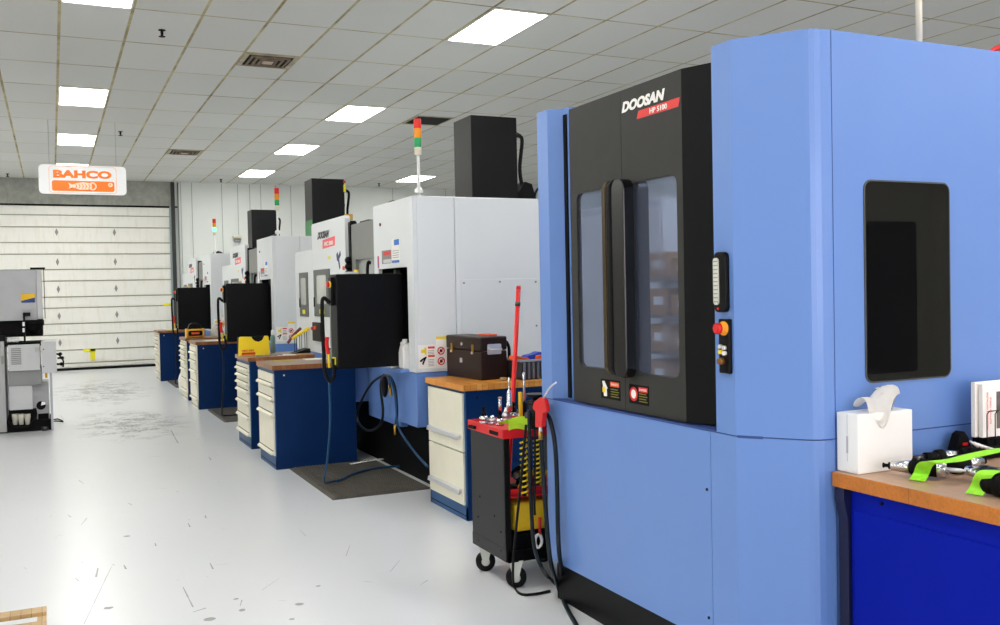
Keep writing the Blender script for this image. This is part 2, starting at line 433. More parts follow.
struct(q.build('wall_back', mat('back_wall_paint', (222, 226, 222), .6, var=.03, scale=1.5)))
q = mb()
for x in seam: q.box(x+.018, x+.034, YB-.006, YB, 0, ZC-.01)
struct(q.build('trim_5', mat('wall_seam_grey', (150, 156, 152), .7)))
WALLM = mat('side_wall_paint', (214, 214, 208), .7)
struct(mb().box(XL-.2, XL, YF, YB+.2, 0, ZC).build('wall_left', WALLM))
struct(mb().box(XR, XR+.2, YF, YB+.2, 0, ZC).build('wall_right', WALLM))
struct(mb().box(XL-.2, XR+.2, YF-.2, YF, 0, ZC).build('wall_front', WALLM))
struct(mb().box(-2.6, 2.60, YB, YB+.2, 3.65, ZC).build('trim_1', CONC))
# unseen glowing window behind the camera, added to brighten camera-facing sides
struct(mb().frame(1, YF+.002, YF+.08, (-1.2, 7.2, .7, 3.5), (-1.1, 7.1, .8, 3.4), .01).build('fill_light_window', WHITE2))
win = bpy.data.objects['fill_light_window']
for k in range(4):
    mb().box(-1.1+k*2.06, .92+k*2.06, YF+.01, YF+.03, .8, 3.4).build('fill_light_pane', emit_material('fill_light_glass' if not k else 'fill_light_glass_%d' % k, (255, 246, 250), 2.3), win)
    if k: mb().box(-1.15+k*2.06, -1.08+k*2.06, YF+.0, YF+.09, .8, 3.4).build('mullion', WHITE2, win)
# garage door
D = mb(); zs = [3.649, 3.43, 3.167, 2.827, 2.575, 2.235, 1.982, 1.631, 1.389, 1.038, .796, .45, .16, .06]
for a, b_ in zip(zs[:-1], zs[1:]):
    D.box(-2.55, 2.50, YB+.03, YB+.09, b_+.009, a-.009, .006)
D.box(-2.55, 2.50, YB+.05, YB+.09, .05, 3.65)
door = struct(D.build('door_1', GARAGE))
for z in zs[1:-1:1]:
    mb().box(-2.55, 2.50, YB+.022, YB+.05, z-.012, z+.004).build('panel_rib', mat('rib_olive', (150, 147, 128), .6), door)  # olive strip along each panel joint
for z in (3.057, 2.40, 1.80, 1.21, .62):
    for x in (-1.05, .135, 1.315):
        mb().prism([(x-.035, z), (x, z-.085), (x+.035, z), (x, z+.085)], YB+.018, YB+.034, 1).build('hinge_plate', MGREYD, door)
mb().box(-2.55, 2.5, YB+.02, YB+.09, 0, .055).build('bottom_seal', RUBBER, door)
mb().box(-2.55, 2.68, YB-.01, YB+.03, 3.63, 3.665).build('header_seal', BLACKM, door)
for x0, x1, z0, z1 in ((2.31, 2.48, 1.38, 1.43), (.60, .86, .40, .46), (.74, .84, .20, .46)):
    mb().box(x0, x1, YB+.012, YB+.032, z0, z1).build('yellow_tape', YINK, door)
q = mb().box(2.535, 2.62, YB-.06, YB+.05, 0, ZC-.01)
track = struct(q.build('trim_2', mat('dark_track_steel', (44, 46, 44), .5)))
struct(mb().box(2.50, 2.534, YB-.03, YB+.05, 0, 3.66).build('trim_3', mat('bluish_track_steel', (150, 168, 172), .5)))
struct(mb().cyl((2.69, YB-.04, 0), (2.69, YB-.04, ZC-.01), .014, seg=10).build('trim_4', MGREYD))
t = thing('emergency_light', 'small beige emergency light fixed high on back wall', 'emergency light', (4.0, YB-.06, 2.84))
mb().box(3.90, 4.10, YB-.12, YB, 2.93, 3.0, .01).build('housing', OFFWH, t)
mb().box(3.93, 4.08, YB-.11, YB, 2.84, 2.915, .02).build('lamp_head', MGREYD, t)

# ceiling lights, vents, sprinklers
def light_label(i, j):
    named = {(6, -1): 'bright square-cornered ceiling light panel nearest the blue machine top', (6, 3): 'ceiling light panel behind the largest lit panel, left of the near stack light',
             (6, 6): 'small lit ceiling panel above the middle white machine', (6, 9): 'smallest lit ceiling panel near the back wall left of the far black column',
             (0, -1): 'lit ceiling panel cut by the top left picture edge', (0, 3): 'lit ceiling panel above the hanging orange sign, larger one',
             (0, 6): 'lit ceiling panel just above the hanging orange sign', (0, 9): 'lit ceiling panel mostly hidden behind the hanging orange sign',
             (12, 8.9): 'low lit ceiling panel crossed by the pole of the nearest stack light'}
    return named.get((i, j), 'unseen ceiling light panel lighting the room from outside the picture')
for i in (-13, -10, -6, 0, 6, 12, 17):  # unseen far-left columns are added to light the aisle-facing sides
    rows = (-10, -7, -4, -1, 3, 6, 9) if i not in (12, 17) else ((-11, -8, 0, 8.9) if i == 12 else (-11, -8, 2, 5))
    for j in rows:
        if i == 17 and j > -5 and j < 0: continue
        jj = 9 if j == 8.9 else j
        x0 = .1378+.6096*i; y0 = 9.2908+1.2302*jj
        if y0 < YF+.1: continue
        t = thing('ceiling_light', light_label(i, j), 'ceiling light', (x0+.305, y0+.615, ZC), 'ceiling light panels')
        mb().frame(2, ZC-.012, ZC-.001, (x0+.012, x0+.598, y0+.012, y0+1.218), (x0+.03, x0+.58, y0+.03, y0+1.2), .004).build('frame', WHITE2, t)
        mb().box(x0+.028, x0+.582, y0+.028, y0+1.202, ZC-.009, ZC-.002).build('diffuser', LIGHTM, t)
def vent(i, j, lab, h=.5):
    x0 = .1378+.6096*i; y0 = 9.2908+1.2302*j; x1 = x0+.6096; y1 = y0+1.2302*h
    t = thing('ceiling_vent', lab, 'vent', ((x0+x1)/2, (y0+y1)/2, ZC), 'ceiling air vents')
    mb().frame(2, ZC-.012, ZC-.001, (x0+.01, x1-.01, y0+.01, y1-.01), (x0+.06, x1-.06, y0+.05, y1-.05), .01).build('frame', mat('grimy_vent_frame', (168, 160, 138), .7, var=.3, scale=8), t)
    mb().box(x0+.05, x1-.05, y0+.04, y1-.04, ZC-.006, ZC-.002).build('duct_opening', BLACKM, t)
    for k in (.09, .15, .21):
        mb().frame(2, ZC-.02-k*.05, ZC-.008, (x0+k, x1-k, y0+k*.95, y1-k*.95), (x0+k+.022, x1-k-.022, y0+k*.95+.022, y1-k*.95-.022), .004).build('louvre_ring', mat('dusty_louvre', (120, 104, 84), .6, var=.3, scale=9), t)
    mb().box(x0+.25, x1-.25, y0+.25, y1-.25, ZC-.03, ZC-.012).build('centre_plate', mat('vent_plate', (196, 180, 160), .6), t)
vent(3, 1, 'square dusty ceiling vent nearest, right of the lone sprinkler')
vent(3, 7, 'smaller looking ceiling vent above the garage door corner')
x0 = .1378+.6096*8; y0 = 9.2908+1.2302*3.35
t = thing('ceiling_vent', 'black open ceiling vent beside the top of the tall black column', 'vent', (x0+.3, y0+.3, ZC), 'ceiling air vents')
mb().frame(2, ZC-.012, ZC-.001, (x0+.01, x0+.6, y0+.01, y0+.7), (x0+.03, x0+.58, y0+.03, y0+.68), .01).build('frame', mat('grimy_vent_frame', (168, 160, 138)), t)
mb().box(x0+.02, x0+.59, y0+.02, y0+.69, ZC-.006, ZC-.002).build('duct_opening', BLACKM, t)
for px, py, lab in ((162, 31, 'nearest ceiling sprinkler head, below the cropped light panel'), (120.5, 131, 'ceiling sprinkler head up and right of the orange sign'), (7.6, 172.6, 'ceiling sprinkler head at the left picture edge'),
                    (221, 178, 'ceiling sprinkler head above the farthest white machine'), (379, 182, 'ceiling sprinkler head left of the nearest stack light pole')):
    p = atz(px, py+3, ZC-.04)
    t = thing('sprinkler_head', lab, 'sprinkler', (p.x, p.y, ZC), 'ceiling sprinkler heads')
    mb().lathe((p.x, p.y, ZC), (0, 0, -1), [(.035, 0), (.035, .006), (.014, .012), (.014, .045)], 14).build('body', BLACKM, t)
    mb().lathe((p.x, p.y, ZC-.045), (0, 0, -1), [(.010, 0), (.014, .012), (.032, .018), (.032, .023)], 14).build('deflector', BLACKM, t)

# hanging sign
ys = 15.483; x0, x1, z0, z1 = -.125, 1.072, 3.14, 3.57
t = thing('hanging_sign', 'white rounded hanging sign with orange letters and fish emblem', 'sign', ((x0+x1)/2, ys, z0))
mb().rrect(1, ys, ys+.03, x0, x1, z0, z1, .06, .003).build('board', mat('sign_white', (242, 243, 245), .4, var=.01), t)
ox0, ox1 = x0+.135, x1-.135
b_ = bmesh.new(); q = mb()
o_, i_ = rr(ox0, ox1, z0+.015, z1-.015, .05), rr(ox0+.008, ox1-.008, z0+.023, z1-.023, .045)
for k in range(len(o_)):
    k2 = (k+1) % len(o_); q.prism([o_[k], o_[k2], i_[k2], i_[k]], ys-.002, ys, 1)
q.build('outline', ORANGEL, t)
text('lettering', 'BAHCO', ORANGES, t, (ox0+.06, ys-.003, z0+.238), UX_F, UZ, ox1-ox0-.13, .118, .001, bold=.055)
mb().rrect(1, ys-.002, ys, ox0+.04, ox1-.035, z0+.045, z0+.2, .03).build('orange_band', ORANGES, t)
q = mb(); cx = ox0+.26; cz = z0+.122
top = [(cx, cz+.045), (cx+.05, cz+.02), (cx+.12, cz+.045), (cx+.2, cz+.06), (cx+.28, cz+.05), (cx+.32, cz+.03)]
bot = [(cx+.32, cz-.03), (cx+.26, cz-.05), (cx+.15, cz-.052), (cx+.05, cz-.02), (cx, cz-.045), (cx+.018, cz)]
q.prism(top+bot, ys-.004, ys-.002, 1)
q.build('fish_emblem', mat('pale_sign_ink', (255, 226, 200), .5), t)
q = mb()
for k in range(5): q.prism([(cx+.09+k*.045, cz+.03), (cx+.10+k*.045, cz+.03), (cx+.12+k*.045, cz), (cx+.10+k*.045, cz-.035), (cx+.09+k*.045, cz-.035), (cx+.108+k*.045, cz)], ys-.006, ys-.004, 1)
q.build('fish_scales', ORANGES, t)
q = mb(); pts = [(cx+.33+.045*math.cos(a), ys-.005, cz+.05*math.sin(a)) for a in [math.radians(v) for v in range(-150, 151, 25)]]
q.tube(pts, .011, 6, 2); q.build('hook_emblem', mat('pale_sign_ink', (255, 226, 200)), t)
mb().cyl((ox1-.09, ys-.004, z0+.15), (ox1-.09, ys, z0+.15), .032).build('emblem_disc', mat('pale_sign_ink', (255, 226, 200)), t)
text('emblem_letter', 'R', ORANGES, t, (ox1-.102, ys-.0055, z0+.133), UX_F, UZ, .024, .034, .001, bold=.02)
for x in (.021, .935): mb().cyl((x, ys+.015, z1-.01), (x, ys+.015, ZC), .0025, seg=6).build('wire', MGREYD, t)

# ================================================================ BLUE MACHINING CENTRE (nearest)
A = 2.27
m1 = thing('machining_center', 'large blue machining center with charcoal double doors and side window', 'cnc machine', (A, 2.5625, 0))
corner = [(2.27, 2.80), (2.425, 2.592), (2.436, 2.580), (2.452, 2.571), (2.475, 2.565), (2.51, 2.5625)]
up_plan = [(2.27, 2.912)]+corner+[(5.2, 2.5625), (5.2, 4.333), (2.27, 4.333), (2.27, 4.222), (2.335, 4.175), (2.335, 4.12), (2.62, 4.12), (2.62, 2.96), (2.34, 2.96)]
mb().prism(up_plan, 1.042, 2.495).build('upper_shell', BLUE, m1)
mb().prism([(2.27, 4.29), (2.27, 2.952)]+[(2.5, 2.952), (2.5, 4.333), (2.31, 4.333)], .215, 1.036).build('front_lower_panel', BLUE, m1)
mb().prism([(2.27, 2.949)]+corner+[(5.2, 2.5625), (5.2, 4.333), (2.5, 4.333), (2.5, 2.949)], .215, 1.037).build('corner_lower_panel', BLUE, m1)
mb().prism([(2.274, 4.3), (2.274, 2.79)]+[(x+.004, y+.003) for x, y in corner[1:-1]]+[(2.51, 2.5645), (5.1, 2.5635), (5.1, 4.329), (2.31, 4.329)], 1.034, 1.044).build('panel_gap', BLUE2, m1)
mb().box(2.32, 5.1, 2.63, 4.30, 0, .216).build('plinth', BLACK, m1)
mb().box(2.5225, 2.525, 2.5615, 2.563, .215, 2.495).build('panel_seam', BLUE2, m1)
q = mb()
for z in (.81, .31): q.cyl((2.266, 2.975, z), (2.272, 2.975, z), .006, seg=8)
for z in (.62, .32): q.cyl((2.266, 4.2, z), (2.272, 4.2, z), .006, seg=8)
q.build('panel_screws', BLACKM, m1)
# doors
XD = 2.292
mb().box(2.328, 2.3365, 4.135, 4.165, 1.05, 2.46).build('door_gap', BLACKM, m1)
def leaf(y0, y1, wy0, wy1, extra=False):
    q = mb().frame(0, XD, XD+.045, (y0, y1, 1.05, 2.463), (wy0, wy1, 1.223, 2.05), .035)
    if extra: pass
    o = q.build('door', CHAR, m1)
    if extra: mb().prism([(XD, y0-.001), (XD+.058, y0-.155), (XD+.11, y0-.155), (XD+.11, y0-.001)], 1.05, 2.463).build('door_edge_trim', BLACK, o)
    mb().rrect(0, XD+.012, XD+.02, wy0-.01, wy1+.01, 1.213, 2.06, .04).build('window_pane', GLASS, o)
    mb().box(XD+.034, XD+.04, wy0+.0, wy1-.0, 1.205, 1.223).build('window_gasket', RUBBER, o)
    return o
dl = leaf(3.580, 4.040, 3.66, 3.981)
dr = leaf(3.132, 3.577, 3.173, 3.50, True)
def bar_handle(parent, y0, y1, m, proj):
    z0, z1 = 1.205, 2.075; q = mb()
    pts = [(XD, z1-.005), (XD-proj*.6, z1), (XD-proj, z1-.03), (XD-proj, z0+.03), (XD-proj*.6, z0), (XD, z0+.005), (XD, z0+.05), (XD-proj+.022, z0+.07), (XD-proj+.022, z1-.07), (XD, z1-.05)]
    q.prism([(p[0], p[1]) for p in pts], y0, y1, 1, .006)
    q.build('door_handle', m, parent)
bar_handle(dl, 3.632, 3.668, BRONZE, .055)
mb().rrect(0, XD-.055, XD+.002, 3.485, 3.585, 1.2, 2.07, .045, .006).build('handle_cover', mat('gloss_black_cover', (8, 8, 9), .2), dr)
bar_handle(dr, 3.59, 3.622, BLACK, .06)
# stickers under the windows
for y1, y0, z0, z1, kind in ((3.784, 3.62, 1.088, 1.177, 0), (3.547, 3.395, 1.088, 1.172, 1)):
    s = mb().box(XD-.001, XD, y0, y1, z0, z1).build('warning_label', BLACKM, m1 if 0 else (dl if kind == 0 else dr)); w = y1-y0
    if kind == 0:
        mb().prism([(y1-.012, z1-.01), (y1-.03, z1-.008), (y1-.058, z1-.04), (y1-.05, z1-.045), (y1-.052, z0+.012), (y1-.026, z0+.01), (y1-.022, z1-.045)], XD-.002, XD-.001, 0).build('hand_symbol', PAPER, s)
        mb().box(XD-.0025, XD-.002, y1-.038, y1-.014, z0+.028, z0+.052).build('yellow_symbol', YELLOW, s)
    else:
        mb().cyl((XD-.002, y1-.036, z0+.042), (XD-.001, y1-.036, z0+.042), .031).build('red_disc', RED, s)
        mb().ball((XD-.002, y1-.036, z0+.042), .02, .05, 1, 1).build('hand_symbol', PAPER, s)
    mb().box(XD-.002, XD-.001, y0+.008, y0+w*.5, z1-.03, z1-.008).build('heading', ORANGE if kind == 0 else RED, s)
    text('caption', 'WARNING' if kind == 0 else 'DANGER', PAPER, s, (XD-.0025, y0+w*.46, z1-.024), UX_L, UZ, w*.38, .01, .0004)
    q = mb()
    for k in range(4): q.box(XD-.002, XD-.001, y0+.01+.008*(k % 2), y0+w*.48, z0+.012+k*.011, z0+.016+k*.011)
    q.build('fine_print', mat('dull_yellow_ink', (120, 116, 30), .6), s)
# brand lettering
text('brand_lettering', 'DOOSAN', PAPER, m1, (XD-.0015, 3.565, 2.362), UX_L, UZ, .31, .047, .0015, bold=.05, shear=.014)
mb().prism([(3.45, 2.317), (3.438, 2.35), (3.14, 2.353), (3.152, 2.317)], XD-.0012, XD, 0).build('red_brand_band', REDL, m1)
text('model_lettering', 'HP 5100', PAPER, m1, (XD-.002, 3.352, 2.323), UX_L, UZ, .125, .022, .0008, bold=.03)
# interlock lamp and buttons on the column face
t = mb().rrect(0, A-.022, A, 2.822, 2.888, 1.497, 1.722, .02, .004).build('door_lamp', BLACK, m1)
mb().rrect(0, A-.028, A-.02, 2.856, 2.884, 1.525, 1.70, .012).build('ribbed_lens', mat('frosted_lens', (206, 208, 196), .4), t)
q = mb()
for k in range(11): q.box(A-.030, A-.027, 2.857, 2.883, 1.535+k*.015, 1.539+k*.015)
q.build('lens_ribs', MGREYD, t)
mb().cyl((A-.026, 2.862, 1.511), (A-.02, 2.862, 1.511), .005, seg=10).build('indicator', RED, t)
t = mb().rrect(0, A-.016, A, 2.812, 2.872, 1.27, 1.472, .004, .003).build('button_box', BLACK, m1)
mb().lathe((A-.016, 2.84, 1.438), (-1, 0, 0), [(.027, 0), (.027, .004), (.018, .005), (.018, .018)]).build('button_collar', AMBER, t)
mb().lathe((A-.034, 2.84, 1.438), (-1, 0, 0), [(.014, 0), (.021, .004), (.021, .016), (.014, .022)]).build('emergency_stop', RED, t)
for y, z, m_ in ((2.854, 1.37, CHROME), (2.832, 1.366, CHROME), (2.854, 1.35, YELLOW), (2.832, 1.346, WHITE2)):
    mb().lathe((A-.016, y, z), (-1, 0, 0), [(.008, 0), (.008, .012)], 12).build('push_button', m_, t)
mb().lathe((A-.016, 2.85, 1.315), (-1, 0, 0), [(.014, 0), (.011, .02)], 14).build('key_switch', mat('amber_brown_knob', (120, 76, 22), .4), t)
# side window
YS = 2.5625
t = mb().rrect(1, YS-.004, YS+.002, 2.670, 3.112, 1.229, 1.971, .035).build('side_window', GROUT, m1)
mb().rrect(1, YS-.0055, YS-.004, 2.676, 3.106, 1.235, 1.965, .03).build('window_pane', GLASSD, t)
mb().rrect(1, YS-.0062, YS-.0055, 2.68, 2.93, 1.262, 1.82, .012).build('inner_window', mat('near_black_glass', (3, 3, 6), .12, var=.0, spec=.08), t)
# stack light pole on the roof and a hose end
mb().cyl((3.305, 2.86, 2.49), (3.305, 2.86, 3.05), .013, seg=16).build('stack_light_pole', OFFWH, m1)
rp = [tuple(aty(a, b, 2.9)) for a, b in ((990, 53), (995, 49), (1002, 47), (1015, 47))]
mb().tube(rp, .012, 8).build('red_roof_hose', RED, m1)
mb().tube([(p[0]+.02, p[1]-.02, p[2]-.03) for p in rp], .02, 8).build('black_roof_hose', RUBBER, m1)

# ================================================================ WHITE MACHINING CENTRES
B = 2.5
GM = 'white vertical machining centers along the aisle'
m2 = thing('machining_center', 'nearest white machining center, behind the brown toolbox, tall black column on top', 'cnc machine', (B, 6.84, 0), GM)
mb().box(2.846, 5.1, 6.84, 7.83, .975, 2.325, .006).build('rear_housing', WHITE, m2)
q = mb().box(2.846, 5.1, 7.835, 10.735, .975, 2.08, .006); q.box(2.56, 2.845, 8.695, 9.95, .975, 2.06)
q.build('low_rear_housing', WHITE, m2)
fp = mb().frame(0, 2.5, 2.53, (6.842, 7.815, .975, 2.325), (6.985, 7.70, 1.0, 1.79), .01).build('front_panel', WHITE, m2)
mb().box(2.531, 2.843, 6.84, 6.98, .975, 2.325, .006).build('side_panel', WHITE, m2)
mb().box(2.53, 2.84, 7.70, 7.815, .975, 2.325).build('inner_post', WHITE, m2)
q = mb().box(2.79, 2.84, 6.985, 7.70, .98, 2.3); q.box(2.53, 2.84, 6.985, 7.70, 1.80, 2.32); q.box(2.531, 2.84, 7.685, 7.705, .98, 1.80); q.box(2.531, 2.84, 6.98, 6.99, .98, 1.80); q.box(2.531, 2.84, 6.985, 7.70, .973, .985)
q.build('magazine_recess', BLACK, m2)
mb().box(2.60, 2.64, 7.55, 7.60, 1.0, 1.78).build('recess_rail', mat('greenish_grey_rail', (92, 104, 86), .5), m2)
q = mb().box(2.886, 3.57, 6.834, 6.841, 1.0, 1.682, .002); q.build('access_panel', WHITE, m2)
q = mb()
for x, z in ((2.91, 1.655), (3.22, 1.66), (3.54, 1.655), (3.54, 1.3), (3.54, 1.05)): q.cyl((x, 6.829, z), (x, 6.835, z), .008, seg=8)
q.build('panel_screws', TEXTG, m2)
# recessed grey operator door
gd = mb().frame(0, 2.54, 2.575, (7.82, 8.615, .98, 2.228), (7.93, 8.50, 1.25, 1.90), .02).build('sliding_door', GREY, m2)
mb().box(2.57, 2.58, 7.92, 8.51, 1.24, 1.91).build('window_pane', mat('grey_door_glass', (150, 154, 152), .15), gd)
mb().tube([(2.52, 7.98, 1.15), (2.49, 7.98, 1.2), (2.49, 7.98, 1.8), (2.52, 7.98, 1.85)], .014, 8).build('door_handle', BLACK, gd)
mb().box(2.58, 2.84, 7.815, 8.69, .98, 2.2).build('door_cavity', GREY, m2)
q = mb().box(2.53, 2.60, 8.618, 8.688, 1.0, 2.26, .01)
for z in (1.9, 1.84, 1.78, 1.6, 1.56, 1.5): q.ball((2.52, 8.65, z), .04, 1, 1, .9, 10)
q.build('cable_chain', BLACK, m2)
q = mb().box(2.62, 3.1, 8.35, 8.6, 2.2, 2.26); q.tube([(2.75, 8.1, 2.2), (2.72, 8.15, 2.33), (2.85, 8.25, 2.40), (3.0, 8.4, 2.33), (3.1, 8.5, 2.2)], .03, 8); q.build('roof_hose', BLACK, m2)
# control side panels
lp = mb().prism([(8.69, .975), (9.95, .975), (9.95, 2.30), (9.93, 2.325), (8.72, 2.325), (8.69, 2.30)], 2.5, 2.556, 0, .006).build('logo_panel', WHITE, m2)
mb().prism([(9.953, .975), (10.735, .975), (10.735, 2.03), (10.70, 2.062), (9.953, 2.062)], 2.5, 2.84, 0, .006).build('low_panel', WHITE, m2)
text('brand_lettering', 'DOOSAN', TEXTK, m2, (2.4985, 9.70, 2.15), UX_L, UZ, .42, .075, .0015, bold=.05, shear=.05)
s = mb().prism([(9.505, 2.045), (9.495, 2.135), (9.03, 2.15), (9.045, 2.06)], 2.4985, 2.5, 0).build('red_model_label', PINK, m2)
text('model_lettering', 'HC 500', PAPER, s, (2.4975, 9.43, 2.07), UX_L, UZ, .33, .042, .0006, bold=.05)
for y1, y0, z0, z1 in ((10.533, 10.146, 1.345, 1.827), (9.888, 9.25, 1.357, 1.84)):
    o = mb().rrect(0, 2.494, 2.5, y0, y1, z0, z1, .01).build('inspection_window', mat('dark_grey_window_frame', (84, 87, 83), .5), m2)
    w = y1-y0
    mb().rrect(0, 2.492, 2.495, y0+w*.22, y1-w*.2, z0+.13, z1-.06, .03).build('window_pane', mat('pale_window_glass', (190, 192, 186), .2), o)
    mb().box(2.491, 2.493, y0+w*.35, y1-w*.35, z0+.03, z0+.075).build('yellow_sticker', YINK, o)
    mb().box(2.485, 2.495, y1-.03, y1-.012, z0+.1, z0+.2, .003).build('hinge', BLACK, o)
o = mb().rrect(0, 2.47, 2.5, 9.56, 9.90, 1.10, 1.295, .01, .004).build('button_box', BLACK, m2)
mb().lathe((2.47, 9.86, 1.23), (-1, 0, 0), [(.018, 0), (.018, .02)], 12).build('red_button', RED, o)
mb().lathe((2.47, 9.74, 1.24), (-1, 0, 0), [(.02, 0), (.02, .02)], 12).build('orange_button', ORANGE, o)
mb().box(2.4985, 2.5, 9.22, 9.30, 1.93, 1.965).build('yellow_sticker', YINK, m2)
mb().prism([(8.98, 1.91), (9.0, 1.97), (8.95, 1.99), (8.93, 1.95), (8.86, 2.0), (8.84, 1.96), (8.9, 1.92), (8.87, 1.84), (8.9, 1.82), (8.94, 1.9)], 2.4985, 2.5, 0).build('blue_black_sticker', mat('navy_ink', (20, 24, 90), .5), m2)
mb().lathe((2.5, 8.74, 1.83), (-1, 0, 0), [(.02, 0), (.02, .012)], 12).build('orange_indicator', ORANGE, m2)
# labels over the recess
s = mb().box(2.4985, 2.5, 7.36, 7.60, 1.83, 1.94).build('spec_plate', mat('plate_grey', (130, 122, 120), .4, .3), m2)
mb().box(2.4975, 2.4985, 7.37, 7.55, 1.90, 1.93).build('heading', REDL, s)
mb().box(2.4975, 2.4985, 7.36, 7.56, 1.835, 1.865).build('caption', MGREYL, s)
s = mb().box(2.4985, 2.5, 7.15, 7.34, 1.83, 2.02).build('paper_notice', PAPER, m2)
mb().box(2.4975, 2.4985, 7.16, 7.28, 1.97, 2.015).build('heading', BINK, s)
mb().box(2.4975, 2.4985, 7.16, 7.34, 1.83, 1.85).build('footer', BINK, s)
q = mb()
for k in range(4): q.box(2.4975, 2.4985, 7.17, 7.32, 1.87+k*.018, 1.874+k*.018)
q.build('fine_print', TEXTG, s)
s = mb().box(2.4985, 2.5, 7.68, 7.72, 1.80, 1.90).build('striped_sticker', REDL, m2)
mb().box(2.4975, 2.4985, 7.685, 7.715, 1.815, 1.835).build('blue_stripe', BINK, s); mb().box(2.4975, 2.4985, 7.685, 7.715, 1.86, 1.88).build('blue_stripe', BINK, s)
mb().cyl((2.492, 7.62, 2.16), (2.5, 7.62, 2.16), .014, seg=10).build('red_plug', mat('dark_red_plug', (96, 24, 34), .5), m2)
# warning labels on the side near the front corner
s = mb().box(2.522, 2.664, 6.8375, 6.8401, 1.005, 1.185).build('warning_sheet', PAPER, m2)
yy = 6.8365
mb().box(2.600, 2.655, yy, 6.8376, 1.155, 1.172).build('red_heading', REDL, s); mb().box(2.600, 2.655, yy, 6.8376, 1.09, 1.106).build('orange_heading', mat('red_orange_ink', (220, 74, 24), .5), s)
q = mb().box(2.545, 2.575, yy, 6.8376, 1.125, 1.15); q.box(2.572, 2.588, yy, 6.8376, 1.11, 1.165); q.build('yellow_symbol', YELLOW, s)
mb().tube([(2.535, yy, 1.06), (2.555, yy, 1.075), (2.585, yy, 1.09)], .007, 6).build('arm_symbol', BLACKM, s)
mb().tube([(2.555, yy, 1.035), (2.565, yy, 1.06), (2.578, yy, 1.085)], .006, 6).build('leg_symbol', BLACKM, s)
q = mb()
for k in range(5): q.box(2.60, 2.65, yy+.0005, 6.8376, 1.02+k*.012, 1.024+k*.012); q.box(2.60, 2.65, yy+.0005, 6.8376, 1.113+(k % 3)*.012, 1.117+(k % 3)*.012)
q.build('fine_print', TEXTG, s)
s = mb().box(2.668, 2.76, 6.8375, 6.8401, 1.0, 1.245).build('prohibition_sheet', PAPER, m2)
mb().box(2.668, 2.76, yy, 6.8376, 1.225, 1.245).build('yellow_heading', YELLOW, s)
for z in (1.135, 1.055):
    q = mb(); c_, r1, r2 = (2.708, z), .031, .022
    for k in range(20):
        a, a2 = math.tau*k/20, math.tau*(k+1)/20
        q.prism([(c_[0]+r1*math.cos(a), z+r1*math.sin(a)), (c_[0]+r1*math.cos(a2), z+r1*math.sin(a2)), (c_[0]+r2*math.cos(a2), z+r2*math.sin(a2)), (c_[0]+r2*math.cos(a), z+r2*math.sin(a))], yy, 6.8376, 1)
    q.prism([(c_[0]-.02, z-.014), (c_[0]-.014, z-.02), (c_[0]+.02, z+.014), (c_[0]+.014, z+.02)], yy, 6.8376, 1)
    q.build('prohibition_ring', RED, s)
    mb().ball((c_[0], yy+.0006, z), .013, 1, .05, 1).build('figure_symbol', BLACKM, s)
# blue base and plinth
mb().prism([(2.5, 6.84), (5.1, 6.84), (5.1, 7.83), (2.62, 7.83), (2.62, 7.76), (2.5, 7.70)], .553, .972, 2, .006).build('near_base', BLUE, m2)
mb().box(2.72, 5.1, 7.84, 8.78, .42, .972).build('middle_base', BLUE, m2)
mb().box(2.5, 5.1, 8.79, 10.72, .553, .972, .006).build('far_base', BLUE, m2)
mb().box(2.78, 5.1, 6.9, 10.6, 0, .56).build('plinth', BLACKM, m2)
for y in (7.0, 8.1, 9.4, 10.4): mb().lathe((2.86, y, 0), (0, 0, 1), [(.06, 0), (.06, .02), (.02, .03), (.02, .3)], 14).build('levelling_foot', STEELD, m2)
# spindle column
mb().box(3.487, 3.95, 7.945, 8.36, 2.081, 3.19, .006).build('column_cover', COLM, m2)
q = mb().tube([(3.93, 8.0, 3.02), (4.0, 8.0, 3.03), (4.03, 8.0, 2.98), (4.0, 8.0, 2.72), (4.03, 8.0, 2.52)], .018, 8)
q.tube([(3.93, 8.0, 3.08), (4.02, 8.0, 3.04)], .006, 6)
q.build('column_cable', BLACK, m2)
mb().prism([(3.96, 2.081), (4.3, 2.081), (4.3, 2.4), (4.15, 2.42), (4.10, 2.58), (4.03, 2.6), (3.96, 2.5)], 7.95, 8.1, 1).build('cable_bracket', BLACK, m2)
mb().tube([(4.14, 8.0, 2.4), (4.17, 8.0, 2.52), (4.25, 8.0, 2.56), (4.35, 8.0, 2.4)], .012, 8).build('bracket_hose', BLACK, m2)
mb().ball((3.955, 8.02, 2.83), .03, .6, 1, 1.2).build('cable_clip', BLACK, m2)
# stack light
sx, sy = 2.594, 6.94
sl = mb().lathe((sx, sy, 2.325), (0, 0, 1), [(.018, 0), (.012, .03), (.012, .03), (.012, .325)], 12).build('stack_light', WHITE2, m2)
mb().lathe((sx, sy, 2.355), (0, 0, 1), [(.03, 0), (.033, .01), (.033, .03), (.02, .045), (.014, .05)], 14).build('pole_mount', WHITE2, sl)
mb().lathe((sx, sy, 2.645), (0, 0, 1), [(.014, 0), (.026, .01), (.027, .065)], 16).build('lamp_base', OFFWH, sl)
for z, n_, m_ in ((2.71, 'green_lamp', GREEN), (2.783, 'amber_lamp', AMBER), (2.856, 'red_lamp', REDLENS)):
    mb().lathe((sx, sy, z), (0, 0, 1), [(.027, 0), (.029, .003), (.029, .066), (.027, .072)], 18).build(n_, m_, sl)
